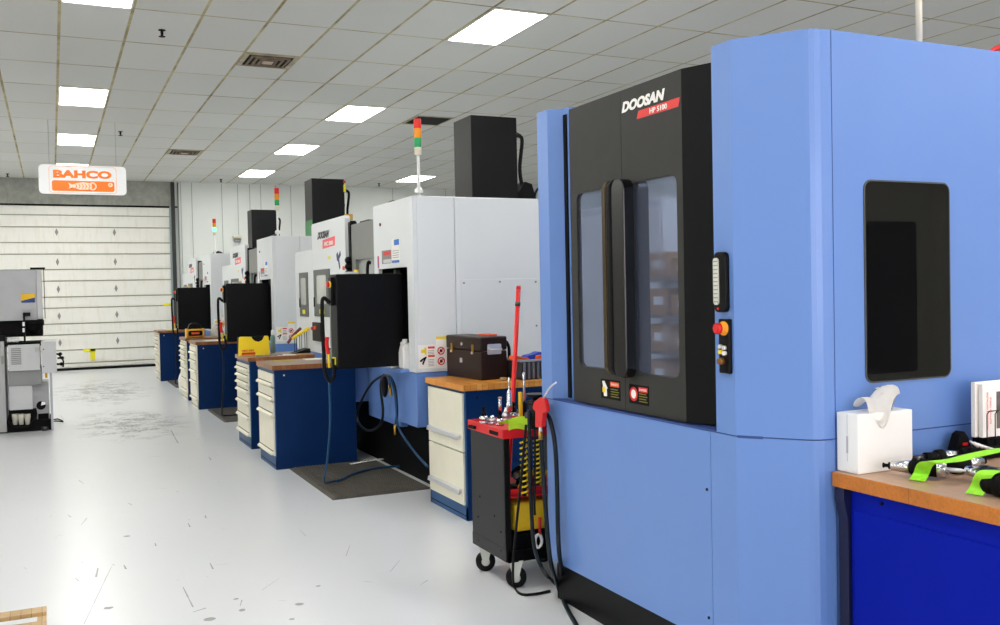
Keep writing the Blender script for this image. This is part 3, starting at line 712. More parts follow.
# control pendant swung out over the aisle
PX, PY, PZ = -.185, -.72, .0
pd = mb().box(2.16+PX, 2.70+PX, 7.85+PY, 8.04+PY, 1.01, 1.742, .008).build('control_pendant', BLACK, m2)
mb().box(2.165+PX, 2.69+PX, 8.04+PY, 8.09+PY, 1.03, 1.72, .006).build('pendant_bezel', GREY, pd)
mb().box(2.69+PX, 2.76+PX, 7.88+PY, 7.95+PY, 1.06, 1.70).build('hinge_post', BLACK, pd)
mb().box(2.135+PX, 2.162+PX, 7.92+PY, 8.0+PY, 1.5, 1.72, .005).build('mounting_bracket', BLACK, pd)
mb().lathe((2.136+PX, 7.94+PY, 1.665), (-1, 0, 0), [(.026, 0), (.026, .008)], 14).build('stop_collar', YELLOW, pd)
mb().lathe((2.128+PX, 7.94+PY, 1.665), (-1, 0, 0), [(.014, 0), (.022, .006), (.022, .018), (.012, .024)], 14).build('emergency_stop', RED, pd)
mb().box(2.26+PX, 2.35+PX, 7.9+PY, 8.0+PY, 1.742, 1.76, .004).build('knob_tray', MGREYL, pd)
mb().lathe((2.35+PX, 7.95+PY, 1.742), (0, 0, 1), [(.018, 0), (.018, .035)], 12).build('yellow_knob', YELLOW, pd)

m3 = copy_tree(m2); m3.location.y += 5.09; m3['label'] = 'middle white machining center, behind the yellow hex key case'
for ch in m3.children:
    if ch.name.split('.')[0] in ('column_cover', 'column_cable', 'cable_bracket', 'bracket_hose', 'cable_clip'): ch.location.x -= .19
m4 = copy_tree(m2); m4.location.y += 10.18; m4['label'] = 'farthest white machining center, near the garage door, green lamp lit'
for ch in m4.children:
    if ch.name.split('.')[0] in ('column_cover', 'column_cable', 'cable_bracket', 'bracket_hose', 'cable_clip'): ch.location.x -= .06
    if ch.name.startswith('stack_light'):
        for c in ch.children:
            if c.name.startswith('green_lamp'):
                c.data = c.data.copy(); c.data.materials[0] = LEDG; c['label'] = 'lit green lamp'
g = mb().box(3.292, 3.2965, 13.04, 13.44, 2.1, 2.62).build('green_reflection', GREENP, None)  # green light reflected on the column, laid on as a coloured sheet
g.parent = m3; g.location = -m3.location
YP = 13.0
def onm3(name, m_, a, b, c, d, t_=.12):
    p_, q_ = aty(a, b, YP), aty(c, d, YP)
    o_ = mb().box(p_.x, q_.x, YP, YP+t_, q_.z, p_.z, .004).build(name, m_, None); o_.parent = m3; o_.location = -m3.location
onm3('brass_terminal_box', BRASS, 345, 214, 353, 220)
onm3('terminal_bracket', BLACKM, 346, 220.5, 356, 226, .3)
onm3('yellow_cable_tag', YINK, 343.6, 184.5, 346, 192, .02)
onm3('red_cable_tag', RED, 343.6, 180.5, 345.8, 183, .02)

# jug standing in the recess of the nearest white machine
t = thing('coolant_jug', 'white plastic jug on blue ledge of the nearest white machine', 'jug', (2.51, 7.15, .972))
mb().prism([(7.01, .99), (7.13, .99), (7.13, 1.12), (7.10, 1.17), (7.06, 1.2), (7.01, 1.17)], 2.46, 2.53, 0, .012).build('body', WHITE2, t)
mb().tube([(2.49, 7.05, 1.18), (2.49, 7.08, 1.20), (2.49, 7.16, 1.17), (2.49, 7.16, 1.10)], .013, 8).build('handle', WHITE2, t)
mb().cyl((2.49, 7.05, 1.19), (2.49, 7.05, 1.225), .02).build('cap', WHITE2, t)
t = thing('spray_can', 'red and white can beside the white jug on the blue ledge', 'can', (2.47, 7.3, .975))
mb().lathe((2.47, 7.22, .99), (0, 0, 1), [(.04, 0), (.04, .05)], 18).build('base_band', WHITE2, t)
mb().lathe((2.47, 7.22, 1.03), (0, 0, 1), [(.0405, 0), (.0405, .08)], 18).build('red_label', RED, t)
mb().lathe((2.47, 7.22, 1.11), (0, 0, 1), [(.04, 0), (.04, .03), (.02, .05)], 18).build('shoulder', WHITE2, t)
mb().lathe((2.47, 7.22, 1.16), (0, 0, 1), [(.016, 0), (.014, .03)], 14).build('cap', BLACK, t)
mb().box(2.43, 2.56, 6.99, 7.30, .965, .989, .004).build('ledge_tray', BLUE, m2)

# air line drop loops on the pendants
def hose_drop(dy, lab, floor_tail):
    y = 7.23+dy; t = thing('air_hose', lab, 'hose', (1.92, y, 0), 'air hoses hanging from the pendants')
    mb().tube([(1.945, y, 1.52), (1.90, y, 1.56), (1.885, y, 1.48), (1.89, y, 1.12), (1.895, y, .99), (1.93, y, .915), (1.965, y-.01, .96), (1.955, y-.02, 1.09)], .015, 8).build('loop', RUBBER, t)
    pts = [(1.93, y+.01, .92), (1.935, y+.03, .6), (1.93, y+.12, .3), (1.94, y+.28, .08)]
    pts += floor_tail if floor_tail else [(1.98, y+.36, .035), (2.2, y+.4, .03), (2.4, y+.5, .03)]
    mb().tube(pts, .010, 8).build('air_line', HOSEB if not dy else HOSE, t)
    g = mb().tube([(1.915, y-.02, 1.26), (1.91, y-.02, 1.20), (1.92, y-.02, 1.13)], .016, 8).build('blow_gun', RED, t)
    mb().cyl((1.92, y-.02, 1.13), (1.925, y-.02, 1.02), .010, seg=10).build('fitting', YELLOW, t)
    mb().box(1.955, 1.98, y-.03, y, 1.04, 1.10, .004).build('yellow_tag', YINK, t)
p = [atz(*a, .03) for a in ((334, 481), (340, 480), (356, 473), (378, 468), (402, 466))]
hose_drop(0, 'air hose loop on nearest pendant, trailing over the ribbed mat', [tuple(v) for v in p])
hose_drop(5.09, 'air hose loop hanging from the middle black pendant', None)
hose_drop(10.18, 'air hose loop hanging from the farthest black pendant', None)
# hose reel hanging on nearest white machine base
t = thing('coiled_hose', 'coiled blue hose on black hook at white machine base', 'hose', tuple(atx(387, 380, 2.46)))
def hx(pts, x): return [tuple(atx(a, b, x)) for a, b in pts]
mb().tube(hx([(384, 375), (372, 383), (361, 402), (357, 418), (364, 429), (373, 430), (381, 423), (383, 410), (381, 392), (381, 382), (384, 376), (390, 377), (395, 388), (397, 410), (396, 424)], 2.45), .011, 8).build('loop', HOSE, t)
mb().tube(hx([(391, 378), (395, 395), (398, 425), (406, 440), (418, 456), (428, 467)], 2.44), .009, 8).build('tail', HOSEB, t)
q = mb().ball(tuple(atx(384.5, 386, 2.45)), .05, .6, .8, 1.9); q.build('hook', BLACK, t)
mb().cyl(tuple(atx(389.5, 385, 2.43)), tuple(atx(391, 396, 2.43)), .012).build('brass_fitting', BRASS, t)
mb().cyl(tuple(atx(395, 425, 2.44)), tuple(atx(395, 435, 2.44)), .01).build('end_fitting', BRASS, t)

# ================================================================ FLOOR MATS
def floor_mat(dy, lab):
    x0, x1, y0, y1 = 1.915, 2.72, 7.165+dy, 8.64+dy
    t = thing('floor_mat', lab, 'mat', ((x0+x1)/2, (y0+y1)/2, 0), 'ribbed black mats in front of the machines')
    mb().prism([(x0, 0.0), (x1, 0.0), (x1, .012), (x0+.03, .012)], y0, y1, 1).build('base', MATM, t)
    q = mb(); n = 24
    for k in range(n):
        x = x0+.04+(x1-x0-.05)*k/n
        q.box(x, x+.014, y0+.02, y1-.02, .0118, .020)
    q.build('ribs', MATM, t)
floor_mat(0, 'ribbed black floor mat between nearest two tool cabinets')
floor_mat(5.09, 'ribbed black floor mat in front of middle machine')
floor_mat(10.18, 'ribbed black floor mat in front of farthest machine')
t = thing('clear_strip', 'crumpled pale plastic strip lying on the nearest floor mat', 'plastic strip', tuple(atz(395, 464, .02)))
mb().ribbon([tuple(atz(a, b, .024+.004*(i % 2))) for i, (a, b) in enumerate([(350, 464), (368, 461), (385, 459), (395, 464), (402, 466), (409, 466)])], .05, (0, 1, 0)).build('band', PAPER, t)
mb().ribbon([tuple(atz(a, b, .026)) for a, b in [(404, 467), (411, 470), (418, 473), (424, 476)]], .10, (0, 1, .1)).build('wide_end', PAPER, t)

# ================================================================ TOOL CABINETS
GC = 'blue tool cabinets with cream drawers'
def cabinet(x0, x1, y0, y1, top, zs_, lab, wood, side=NAVY, big=False, base=NAVYL, thick=.042):
    t = thing('tool_cabinet', lab, 'cabinet', ((x0+x1)/2, (y0+y1)/2, 0), GC)
    zt = top-thick
    q = mb().box(x0+.008, x1, y0, y1, .0, zt, .003); q.build('carcass', side, t)
    fr = mb().box(x0+.001, x0+.02, y0+.002, y1-.002, 0.0, zs_[0]-.004); fr.box(x0+.001, x0+.02, y0+.002, y1-.002, zs_[-1]+.003, zt-.001)
    for a in (y0+.002, y1-.024): fr.box(x0+.001, x0+.02, a, a+.022, 0.01, zt-.001)
    fr.build('front_frame', base, t)
    mb().box(x0-.001, x0+.003, y0+.02, y1-.02, .03, .036).build('base_slot', BLACKM, t)
    mb().rrect(2, zt, top, x0-.018, x1+.03, y0-.016, y1+.016, .006, .002).build('worktop', wood, t)
    mb().box(x0+.006, x0+.01, y0+.024, y1-.024, zs_[0], zs_[-1]).build('drawer_gap', mat('drawer_gap_brown', (52, 34, 26), .7), t)
    for a, b_ in zip(zs_[:-1], zs_[1:]):
        d = mb().box(x0-.012, x0+.008, y0+.026, y1-.026, a+.005, b_-.004, .002).build('drawer', CREAM, t)
        if big:
            hz = a+(b_-a)*.22
            mb().prism([(x0-.012, hz+.035), (x0-.034, hz+.028), (x0-.04, hz), (x0-.034, hz-.004), (x0-.014, hz+.004)], y0+.06, y1-.05, 1, .002).build('handle', CHROME, d)
        else:
            hz = a+.012
            mb().prism([(x0-.012, hz+.028), (x0-.034, hz+.014), (x0-.036, hz), (x0-.012, hz+.004)], y0+.03, y1-.03, 1, .001).build('handle', CREAM, d)
            mb().box(x0-.0135, x0-.0115, y0+.05, y1-.05, hz+.028, hz+.036).build('label_slot', mat('drawer_gap_brown', (52, 34, 26)), d)
    mb().lathe((x0+.09, y0, zt-.05), (0, -1, 0), [(.008, 0), (.008, .004)], 10).build('side_plug', BLACKM if big else WHITE2, t)
    return t
X1 = 2.555
zd = [atx(429.5, 490.5, X1).z, atx(430, 440, X1).z, atx(429.5, 388, X1).z]
cabinet(X1, 3.35, 6.026, 6.735, .945, [max(.1, zd[0]), zd[1], .885], 'two-drawer blue tool cabinet carrying the brown toolbox', WOOD, big=True)
def zrow(px, x, ys_): return [atx(px, y, x).z for y in ys_]
z2 = [.13, .40, .55, .68, .86]
z2 = [.115]+zrow(261, 1.8, [408, 392.5, 379.5])+[.875]
z2 = [.12, .20+.27, .615, .745, .875]
cabinet(1.80, 2.56, 8.66, 9.375, .95, z2, 'blue tool cabinet beside the ribbed mat, under nearest pendant', WOODD)
z3 = [.12, .29, .44, .56, .64, .715, .79, .875]
cabinet(1.82, 2.56, 9.955, 10.68, .95, z3, 'blue tool cabinet holding the yellow hex key case', WOODD)
cabinet(1.81, 2.56, 13.82, 14.53, .95, [.12, .35, .5, .64, .76, .875], 'blue tool cabinet with white papers, under middle pendant', WOODD, base=CREAM)
cabinet(1.83, 2.56, 15.12, 15.84, .95, z3, 'blue tool cabinet holding the yellow jobsite radio', WOODD, base=CREAM)
cabinet(1.80, 2.56, 18.90, 19.62, .95, z3, 'farthest blue tool cabinet, next to the garage door', WOODD, base=CREAM)

# ---------------- toolbox on nearest cabinet
t = thing('toolbox', 'dark brown machinist toolbox with latches and chrome side handle', 'toolbox', (2.9, 6.55, .945))
bx0, bx1, by0, by1 = 2.785, 2.99, 6.25, 6.82
bx1 = 3.0
mb().box(bx0, bx1, by0, by1-.02, .946, 1.155, .008, 3).build('body', BROWN, t)
mb().box(bx0-.003, bx1+.003, by0-.003, by1-.017, 1.158, 1.258, .012, 3).build('lid', BROWN, t)
for y in (6.37, 6.70):
    l = mb().box(bx0-.01, bx0, y-.014, y+.014, 1.13, 1.20, .003).build('latch', BRASS, t)
    mb().cyl((bx0-.016, y, 1.14), (bx0-.008, y, 1.14), .01).build('latch_pin', CHROME, l)
mb().cyl((bx0-.009, 6.54, 1.2), (bx0-.002, 6.54, 1.2), .012).build('lock', CHROME, t)
mb().rrect(0, bx0-.008, bx0, 6.54, 6.57, 1.06, 1.095, .006).build('centre_catch', CHROME, t)
h = mb().rrect(1, by0-.008, by0, 2.835, 2.95, 1.13, 1.205, .01, .002).build('side_handle_plate', CHROME, t)
mb().tube([(2.845, by0-.01, 1.18), (2.845, by0-.03, 1.165), (2.94, by0-.03, 1.165), (2.94, by0-.01, 1.18)], .007, 8, 0).build('bail', CHROME, h)
mb().box(2.9, 2.98, by0+.1, by0+.25, 1.258, 1.27, .003).build('orange_rule', ORANGE, t)
t.rotation_euler.z = .085; t.location.x -= .03
# small eraser block
tag(mb().box(2.89, 2.93, 6.13, 6.17, .946, .968, .003).build('wood_block', PALLET), 'tiny pale wood block on worktop before the toolbox', 'block')
# ribbed bin beside toolbox
t = thing('storage_bin', 'ribbed dark plastic bin of orange and blue tools', 'bin', (3.15, 6.2, .945))
q = mb().frame(2, .947, 1.082, (3.03, 3.34, 6.10, 6.42), (3.04, 3.33, 6.11, 6.41), .01); q.box(3.03, 3.34, 6.10, 6.42, .946, .955)
q.build('bin_body', BINM, t)
for k in range(8): mb().box(3.045+k*.037, 3.061+k*.037, 6.088, 6.102, .95, 1.07, .004).build('rib', mat('bin_rib_grey', (112, 113, 118), .4), t)
mb().frame(2, 1.075, 1.09, (3.02, 3.35, 6.085, 6.43), (3.04, 3.33, 6.11, 6.41), .01).build('rim', mat('bin_rim_grey', (150, 152, 152), .4), t)
tag(mb().tube([(2.955, 6.12, 1.11), (3.02, 6.14, 1.105), (3.1, 6.18, 1.09), (3.2, 6.25, 1.08)], lambda u: .016-.008*u, 10).build('screwdriver', ORANGE), 'orange screwdriver with handle over the bin edge', 'screwdriver')
tag(mb().prism([(3.09, 1.06), (3.34, 1.06), (3.34, 1.10), (3.24, 1.135), (3.20, 1.12), (3.14, 1.11)], 6.2, 6.3, 1, .006).build('blue_tool_case', PLASTB), 'blue plastic item on top of the ribbed bin', 'tool case')
tag(mb().prism([(3.18, 1.06), (3.32, 1.06), (3.31, 1.095), (3.22, 1.115), (3.19, 1.11)], 6.15, 6.19, 1, .006).build('orange_grip', ORANGE), 'orange grip in ribbed bin before the blue item', 'grip')
tag(mb().tube([(3.0, 6.4, 1.05), (3.0, 6.38, 1.18), (3.02, 6.35, 1.22), (3.05, 6.34, 1.17), (3.05, 6.34, 1.05)], .012, 8).build('black_clamp', BLACK), 'black bent clamp between toolbox and ribbed bin', 'clamp')
# red pole
q = mb(); p0 = Vector((2.395, 5.06, 0.0)); p1 = Vector(tuple(aty(518.5, 289, 5.13)))
a_ = Vector(tuple(aty(509.5, 463, 5.08)))
t = thing('broom_pole', 'bright red pole leaning upright behind the tool cart', 'pole', tuple(a_-Vector((0, 0, .56))))
d_ = (p1-a_)
base_ = a_-d_*(a_.z/d_.z)
mb().cyl(tuple(base_), tuple(p1), .013, .014, 14).build('shaft', mat('bright_red_enamel', (226, 18, 10), .35), t)
mb().cyl(tuple(p1), tuple(p1+d_.normalized()*.02), .015, .012, 14).build('end_cap', RED, t)
mb().cyl(tuple(p1-d_*.10), tuple(p1-d_*.075), .0165, None, 14).build('worn_band', STEELD, t)

# ================================================================ TOOL CART
cx0, cx1, cy0, cy1 = 2.14, 2.62, 4.53, 4.975
t = thing('tool_cart', 'black tool cart with red top tray on swivel casters', 'cart', ((cx0+cx1)/2, (cy0+cy1)/2, 0)); cart = t
mb().box(cx0, cx0+.012, cy0, cy1, .15, .826, .003).build('side_panel', mat('black_wrinkle_paint', (32, 33, 35), .5, spec=.3, var=.12, scale=120, bump=.3), t)
mb().box(cx0-.002, cx0+.004, cy0, cy1, .15, .22, .002).build('lower_flange', mat('black_wrinkle_paint', (40, 42, 44)), t)
mb().box(cx1-.012, cx1, cy0, cy1, .15, .826, .003).build('side_panel', mat('black_wrinkle_paint', (40, 42, 44)), t)
q = mb()
for y, z in ((cy0+.14, .37), (cy0+.33, .44), (cy0+.06, .3), (cy0+.36, .32), (cy0+.06, .20), (cy0+.36, .185)): q.cyl((cx0-.003, y, z), (cx0+.002, y, z), .006, seg=8)
q.build('rivets', BLACKM, t)
q = mb().box(cx0-.02, cx1+.02, cy0-.025, cy1-.005, .826, .834)
for a in ((cx0-.018, cx0-.010, cy0-.025, cy1-.005), (cx1+.010, cx1+.018, cy0-.025, cy1-.005), (cx0-.018, cx1+.018, cy0-.028, cy0-.02), (cx0-.018, cx1+.018, cy1-.010, cy1-.003)): q.box(*a, .812, .862)
q.build('top_tray', RED, t)
mb().rrect(0, cx0-.022, cx0-.017, cy0+.03, cy0+.14, .822, .842, .008).build('hand_slot', BLACKM, t)
mb().rrect(0, cx0-.034, cx0-.017, cy0+.32, cy0+.40, .822, .838, .005).build('tray_clip', BLACKM, t)
q = mb().box(cx0+.012, cx1-.012, cy0+.0, cy1-.02, .50, .508); q.box(cx0+.012, cx1-.012, cy0, cy0+.008, .488, .535); q.build('middle_shelf', RED, t)
q = mb().box(cx0+.012, cx1-.012, cy0, cy1, .15, .17); q.box(cx0+.01, cx1-.01, cy0-.004, cy0+.004, .145, .205); q.build('bottom_shelf', BLACK, t)
q = mb().box(cx0, cx0+.03, cy0-.004, cy0+.01, .15, .83); q.build('corner_post', BLACKM, t)
def turned(q, x, y, ang):
    bmesh.ops.rotate(q.bm, verts=q.bm.verts[:], cent=(x, y, 0), matrix=Matrix.Rotation(ang, 3, 'Z')); return q
for x, y, an in ((cx0+.05, cy1-.06, 1.2), (cx0+.07, cy0+.03, 1.1), (cx1-.06, cy0+.03, .3), (cx1-.06, cy1-.06, .5)):
    w = turned(mb().lathe((x-.018, y, .056), (1, 0, 0), [(.02, -.002), (.048, 0), (.056, .006), (.056, .03), (.048, .036), (.02, .038)], 24), x, y, an).build('caster', RUBBER, t)
    turned(mb().lathe((x-.024, y, .056), (1, 0, 0), [(.018, -.002), (.024, 0), (.024, .048), (.018, .05)], 16), x, y, an).build('wheel_hub', mat('zinc_plate', (196, 200, 194), .4, .4), w)
    q = mb()
    for sgn in (-1, 1): q.prism([(y-.036, .145), (y+.036, .145), (y+.014, .045), (y-.012, .045)], x+sgn*.026-.003, x+sgn*.026+.003, 0)
    q.box(x-.03, x+.03, y-.04, y+.04, .138, .15)
    turned(q, x, y, an).build('fork', mat('zinc_plate', (196, 200, 194), .4, .4), w)

def holder(name, lab, p, h, r, m_body, knob=True, grp='tool holders on the cart'):
    """taper tool holder standing on its flange with a pull stud up"""
    x, y, z = p; t = thing(name, lab, 'tool holder', p, grp); r *= .95; h *= .98
    mb().lathe((x, y, z), (0, 0, 1), [(r*.9, 0), (r, h*.05), (r, h*.15), (r*.82, h*.18), (r*.82, h*.22), (r, h*.25), (r*.95, h*.36), (r*.6, h*.5)], 20).build('flange', STEEL if knob else mat('satin_steel', (190, 186, 190), .3, 1), t)
    mb().lathe((x, y, z+h*.5), (0, 0, 1), [(r*.62, 0), (r*.6, h*.04), (r*.32, h*.22)], 20).build('taper', m_body, t)
    if knob: mb().lathe((x, y, z+h*.70), (0, 0, 1), [(r*.22, 0), (r*.22, h*.1), (r*.45, h*.13), (r*.45, h*.24), (r*.25, h*.3)], 14).build('pull_stud', BLACKM if m_body != STEEL else STEELD, t)
T = .8345
def tp(px, py):
    v = atz(px, py, T); k_ = min(1, (cy1-.045)/v.y); return (v.x*k_, v.y*k_, T+.0005)
holder('tool_holder', 'leftmost tool holder on red cart tray, black stud up', tp(484, 421), .10, .030, BLACKM)
holder('tool_holder', 'chrome collet holder second from left on cart tray', tp(492.3, 424), .07, .026, STEEL, False)
holder('tool_holder', 'black based tall tool holder, third on cart tray', tp(500, 425.5), .085, .026, BLACKM)
t = thing('end_mill', 'silver shank standing from the third cart tool holder', 'cutting tool', tuple(atz(500.6, 407, .94)))
v = tp(500, 425.5); mb().cyl((v[0]+.003, v[1], .912), (v[0]+.003, v[1], .985), .0095).build('shank', STEEL, t); mb().cyl((v[0]+.003, v[1], .985), (v[0]+.003, v[1], .995), .011).build('collar', mat('rosy_steel', (190, 160, 155), .3, .9), t)
v = tp(506.5, 415)
holder('tool_holder', 'tall silver tool holder in the middle of cart tray', v, .12, .03, STEEL, False)
t = thing('drill_chuck', 'tall polished chuck behind the red pole on cart', 'cutting tool', (v[0]+.01, v[1]-.02, T+.06))
mb().lathe((v[0]+.01, v[1]-.02, T+.06), (0, 0, 1), [(.018, 0), (.018, .05), (.014, .055), (.014, .11), (.01, .12), (.004, .13), (.003, .2)], 16).build('body', STEEL, t)
holder('tool_holder', 'black topped tool holder right of the tall silver one', tp(513.5, 416), .115, .028, BLACKM)
holder('tool_holder', 'small tool holder at the back right of cart tray', tp(519, 411), .10, .024, STEELD)
t = thing('probe_stylus', 'thin steel probe rod standing at cart tray back', 'probe', tp(524.5, 410))
v = tp(524.5, 410); mb().cyl(v, (v[0], v[1], T+.10), .014).build('body', BLACKM, t); mb().cyl((v[0], v[1], T+.1), (v[0], v[1], T+.28), .006).build('rod', STEEL, t)
tag(mb().box(v[0]-.045, v[0]-.025, v[1]-.03, v[1]-.01, T+.0005, T+.17, .003).build('yellow_gauge', YELLOW), 'narrow yellow gauge upright on the cart tray', 'gauge')
# hi-vis cloth draped on tray corner
v0 = atz(505, 427, .88)
q = mb(); bmc = q.bm; G = []
xa, xb, ya, yb = cx0+.012, cx1-.10, cy0-.034, cy0+.075
nx, ny = 18, 10
for i in range(nx+1):
    row = []
    for j in range(ny+1):
        u, w_ = i/nx, j/ny
        x = xa+(xb-xa)*u; y = ya+(yb-ya)*w_
        z = .878+.010*math.sin(u*17+w_*5)+.012*math.sin(w_*9+u*6)+.02*w_*(1-w_)*4
        if j == 0: z = .856+.008*math.sin(u*14)
        row.append(bmc.verts.new((x+.006*math.sin(w_*12), y, z)))
    G.append(row)
for i in range(nx):
    for j in range(ny): bmc.faces.new((G[i][j], G[i+1][j], G[i+1][j+1], G[i][j+1])).smooth = True
r = bmesh.ops.solidify(bmc, geom=bmc.faces[:], thickness=.004)
tag(q.build('hi_vis_cloth', HIVIS), 'crumpled yellow-green cloth on the red cart tray', 'cloth')
# items on the shelves
tag(mb().box(2.20, 2.55, 4.535, 4.75, .30, .455, .02, 3).build('yellow_case', mat('dull_yellow_case', (214, 176, 20), .5, var=.15)), 'yellow case on the lower part of the cart', 'case')
tag(mb().box(2.19, 2.57, 4.55, 4.80, .1705, .295, .02, 3).build('black_case', BLACK), 'black case on the cart bottom shelf under the yellow case', 'case')
t = thing('power_drill', 'black and red power tool on the red middle shelf', 'power tool', (2.28, 4.65, .51))
q = mb().cyl((2.25, 4.60, .60), (2.36, 4.72, .60), .035); q.box(2.25, 2.33, 4.62, 4.70, .509, .53, .005); q.cyl((2.29, 4.66, .52), (2.30, 4.66, .60), .022); q.build('body', BLACK, t)
mb().cyl((2.33, 4.62, .545), (2.42, 4.62, .545), .03).build('battery', mat('maroon_plastic', (120, 26, 40), .4), t)
mb().cyl((2.22, 4.565, .60), (2.25, 4.6, .60), .018).build('chuck', STEELD, t)
tag(mb().tube([(2.24, 4.56, .53), (2.3, 4.57, .60), (2.40, 4.56, .60), (2.46, 4.6, .55), (2.5, 4.6, .53)], .014, 8).build('yellow_strap', AMBERP), 'yellow strap over the tools on middle shelf', 'strap')
q = mb(); pts = []
for k in range(33): a = math.tau*k/32; pts.append((2.325+.02*math.cos(a), 4.515, .245+.034*math.sin(a)))
t = thing('key_ring_tag', 'white ring tag with red tie hanging at cart opening', 'ring tag', (2.325, 4.515, .21))
mb().tube(pts, .009, 6, 0).build('ring', PAPER, t)
mb().cyl((2.335, 4.515, .28), (2.335, 4.515, .37), .008).build('red_tie', RED, t)
# yellow coiled hoses hanging in the opening
for xx, z0, z1, lab in ((2.245, .50, .80, 'left yellow and black coiled hose at cart opening'), (2.325, .55, .80, 'right yellow and black coiled hose at cart opening')):
    t = thing('coiled_air_hose', lab, 'coiled hose', (xx, 4.515, z0), 'yellow coiled hoses')
    pts = [(xx+.018*math.cos(k*.9), 4.51+.018*math.sin(k*.9), z0+(z1-z0)*k/70) for k in range(71)]
    mb().tube(pts, .0055, 6, 0).build('coil', YELLOW, t)
    mb().cyl((xx, 4.51, z0), (xx, 4.51, z1), .012, seg=10).build('core_cable', BLACKM, t)
# regulator at the end of the cart
t = thing('air_regulator', 'black air regulator with flat cap at end of blue machine', 'regulator', (2.31, 4.46, .9))
q = mb().cyl((2.30, 4.46, .86), (2.30, 4.46, .985), .038); q.cyl((2.30, 4.46, 1.0), (2.30, 4.46, 1.03), .02); q.box(2.26, 2.35, 4.42, 4.50, .98, 1.01, .008); q.box(2.30, 2.36, 4.40, 4.5, .87, .93, .005)
q.build('body', BLACK, t)
mb().cyl((2.30, 4.46, 1.03), (2.30, 4.46, 1.045), .055).build('cap', BLACK, t)
mb().cyl((2.235, 4.46, .935), (2.27, 4.46, .935), .016).build('port', STEELD, t)
mb().box(2.33, 2.37, 4.335, 4.42, .90, .96).build('wall_bracket', BLACKM, t)
# blow gun
def ax(pts, x): return [tuple(atx(a, b, x)) for a, b in pts]
g0 = atx(542, 415, 2.215)
t = thing('blow_gun', 'red air blow gun hung on blue machine corner', 'blow gun', tuple(atx(540, 428, 2.215)))
gy = lambda a, b: (atx(a, b, 2.2).y, atx(a, b, 2.2).z)
mb().prism([gy(534.5, 407), gy(535.5, 402), gy(542, 397), gy(546, 399), gy(548.5, 411), gy(545, 413), gy(543.5, 427), gy(537, 427), gy(537, 411), gy(534.5, 409)], 2.188, 2.213, 0, .004).build('body', RED, t)
mb().tube(ax([(544, 398), (549, 389), (556, 382.5)], 2.2), .005, 8).build('nozzle', CHROME, t)
mb().cyl(tuple(atx(540.5, 427, 2.2)), tuple(atx(540.5, 432, 2.2)), .009).build('collar', CHROME, t)
mb().cyl(tuple(atx(540.5, 432, 2.2)), tuple(atx(540.8, 440, 2.2)), .011).build('brass_fitting', BRASS, t)
mb().box(2.213, 2.268, 4.27, 4.33, .96, 1.0, .004).build('hook', BLACKM, t)
# hoses around it
def hose(lab, pts, r, m_, tail=None, x=2.22):
    P = ax(pts, x)
    if tail: P += [tuple(atz(a, b, r+.001)) for a, b in tail]
    return tag(mb().tube(P, r, 10).build('air_hose', m_), lab, 'hose', 'hoses at the end of the blue machine')
hose('dark hose hanging against blue front panel from red blow gun', [(545, 413), (550, 420), (555, 445), (557, 485), (558, 530), (560, 560)], .0115, HOSE, [(566, 588), (582, 606), (604, 619), (625, 632)], 2.235)
hose('dark teal hose from brass fitting sweeping down to the floor', [(541, 440), (543, 470), (545, 500), (548, 540), (551.5, 566)], .0115, HOSE, [(560, 592), (568, 610), (578, 628)], 2.2)
hose('dark hose from the regulator curving behind the machine plinth', [(529, 410), (530, 450), (531, 500), (534, 545), (541, 566)], .010, HOSE, [(548, 577), (556, 584)], 2.19)
hose('thin black cable in front of the cart opening', [(526, 425), (522, 470), (516, 530), (513, 565)], .007, RUBBER, [(514, 586), (521, 594), (535, 594), (550, 591)], 2.12)
hose('thin black lead hanging straight down beside the blow gun', [(534, 412), (535, 450), (534.5, 500), (535, 515)], .006, RUBBER, None, 2.21)

# ================================================================ RIGHT WORKBENCH
BZ = .927
t = thing('workbench', 'wood-topped royal blue workbench against the blue machine side', 'workbench', (2.9, 1.8, 0))
mb().box(2.497, 3.35, .9, 2.555, BZ-.053, BZ, .003).build('worktop', WOODR, t)
mb().box(2.53, 3.3, 1.0, 2.50, .05, BZ-.054, .004).build('cabinet_body', ROYAL, t)
mb().box(2.525, 2.531, 1.02, 2.48, .06, .80, .002).build('front_panel', ROYAL, t)
mb().box(2.56, 3.3, 1.02, 2.54, .0, .05).build('kick_plinth', BLACKM, t)
mb().prism([(2.50, .872), (2.50, .83), (2.518, .76), (2.518, 0), (2.56, 0), (2.56, .872)], 2.502, 2.545, 1).build('end_bracket', mat('dark_navy', (8, 12, 54), .5), t)
mb().cyl((2.524, 2.36, .845), (2.531, 2.36, .845), .006, seg=10).build('panel_screw', BLACKM, t)
# tissue box
t = thing('tissue_box', 'white box of wipes with a tissue pulled up', 'tissue box', (2.66, 2.5, BZ))
tx0, tx1, ty0, ty1, tz = 2.524, 2.788, 2.458, 2.557, 1.138
mb().box(tx0, tx1, ty0, ty1, BZ+.001, tz, .003).build('carton', WHITE2, t)
mb().box(tx0-.0008, tx0, (ty0+ty1)/2-.002, (ty0+ty1)/2+.001, BZ+.04, tz-.002).build('side_seam', MGREYL, t)
mb().box(tx0-.0012, tx0, (ty0+ty1)/2-.004, (ty0+ty1)/2+.004, BZ+.07, BZ+.13).build('side_print', mat('faint_print', (176, 168, 180), .6), t)
q = mb(); bmt = q.bm
prof = [[(-.075, .0, .0), (-.03, .028, -.01), (.05, .0, .02)], ]
ring = [(2.575, 2.50, tz+.012), (2.60, 2.51, tz+.034), (2.645, 2.52, tz+.048), (2.70, 2.515, tz+.058), (2.68, 2.51, tz+.078), (2.66, 2.51, tz+.086)]
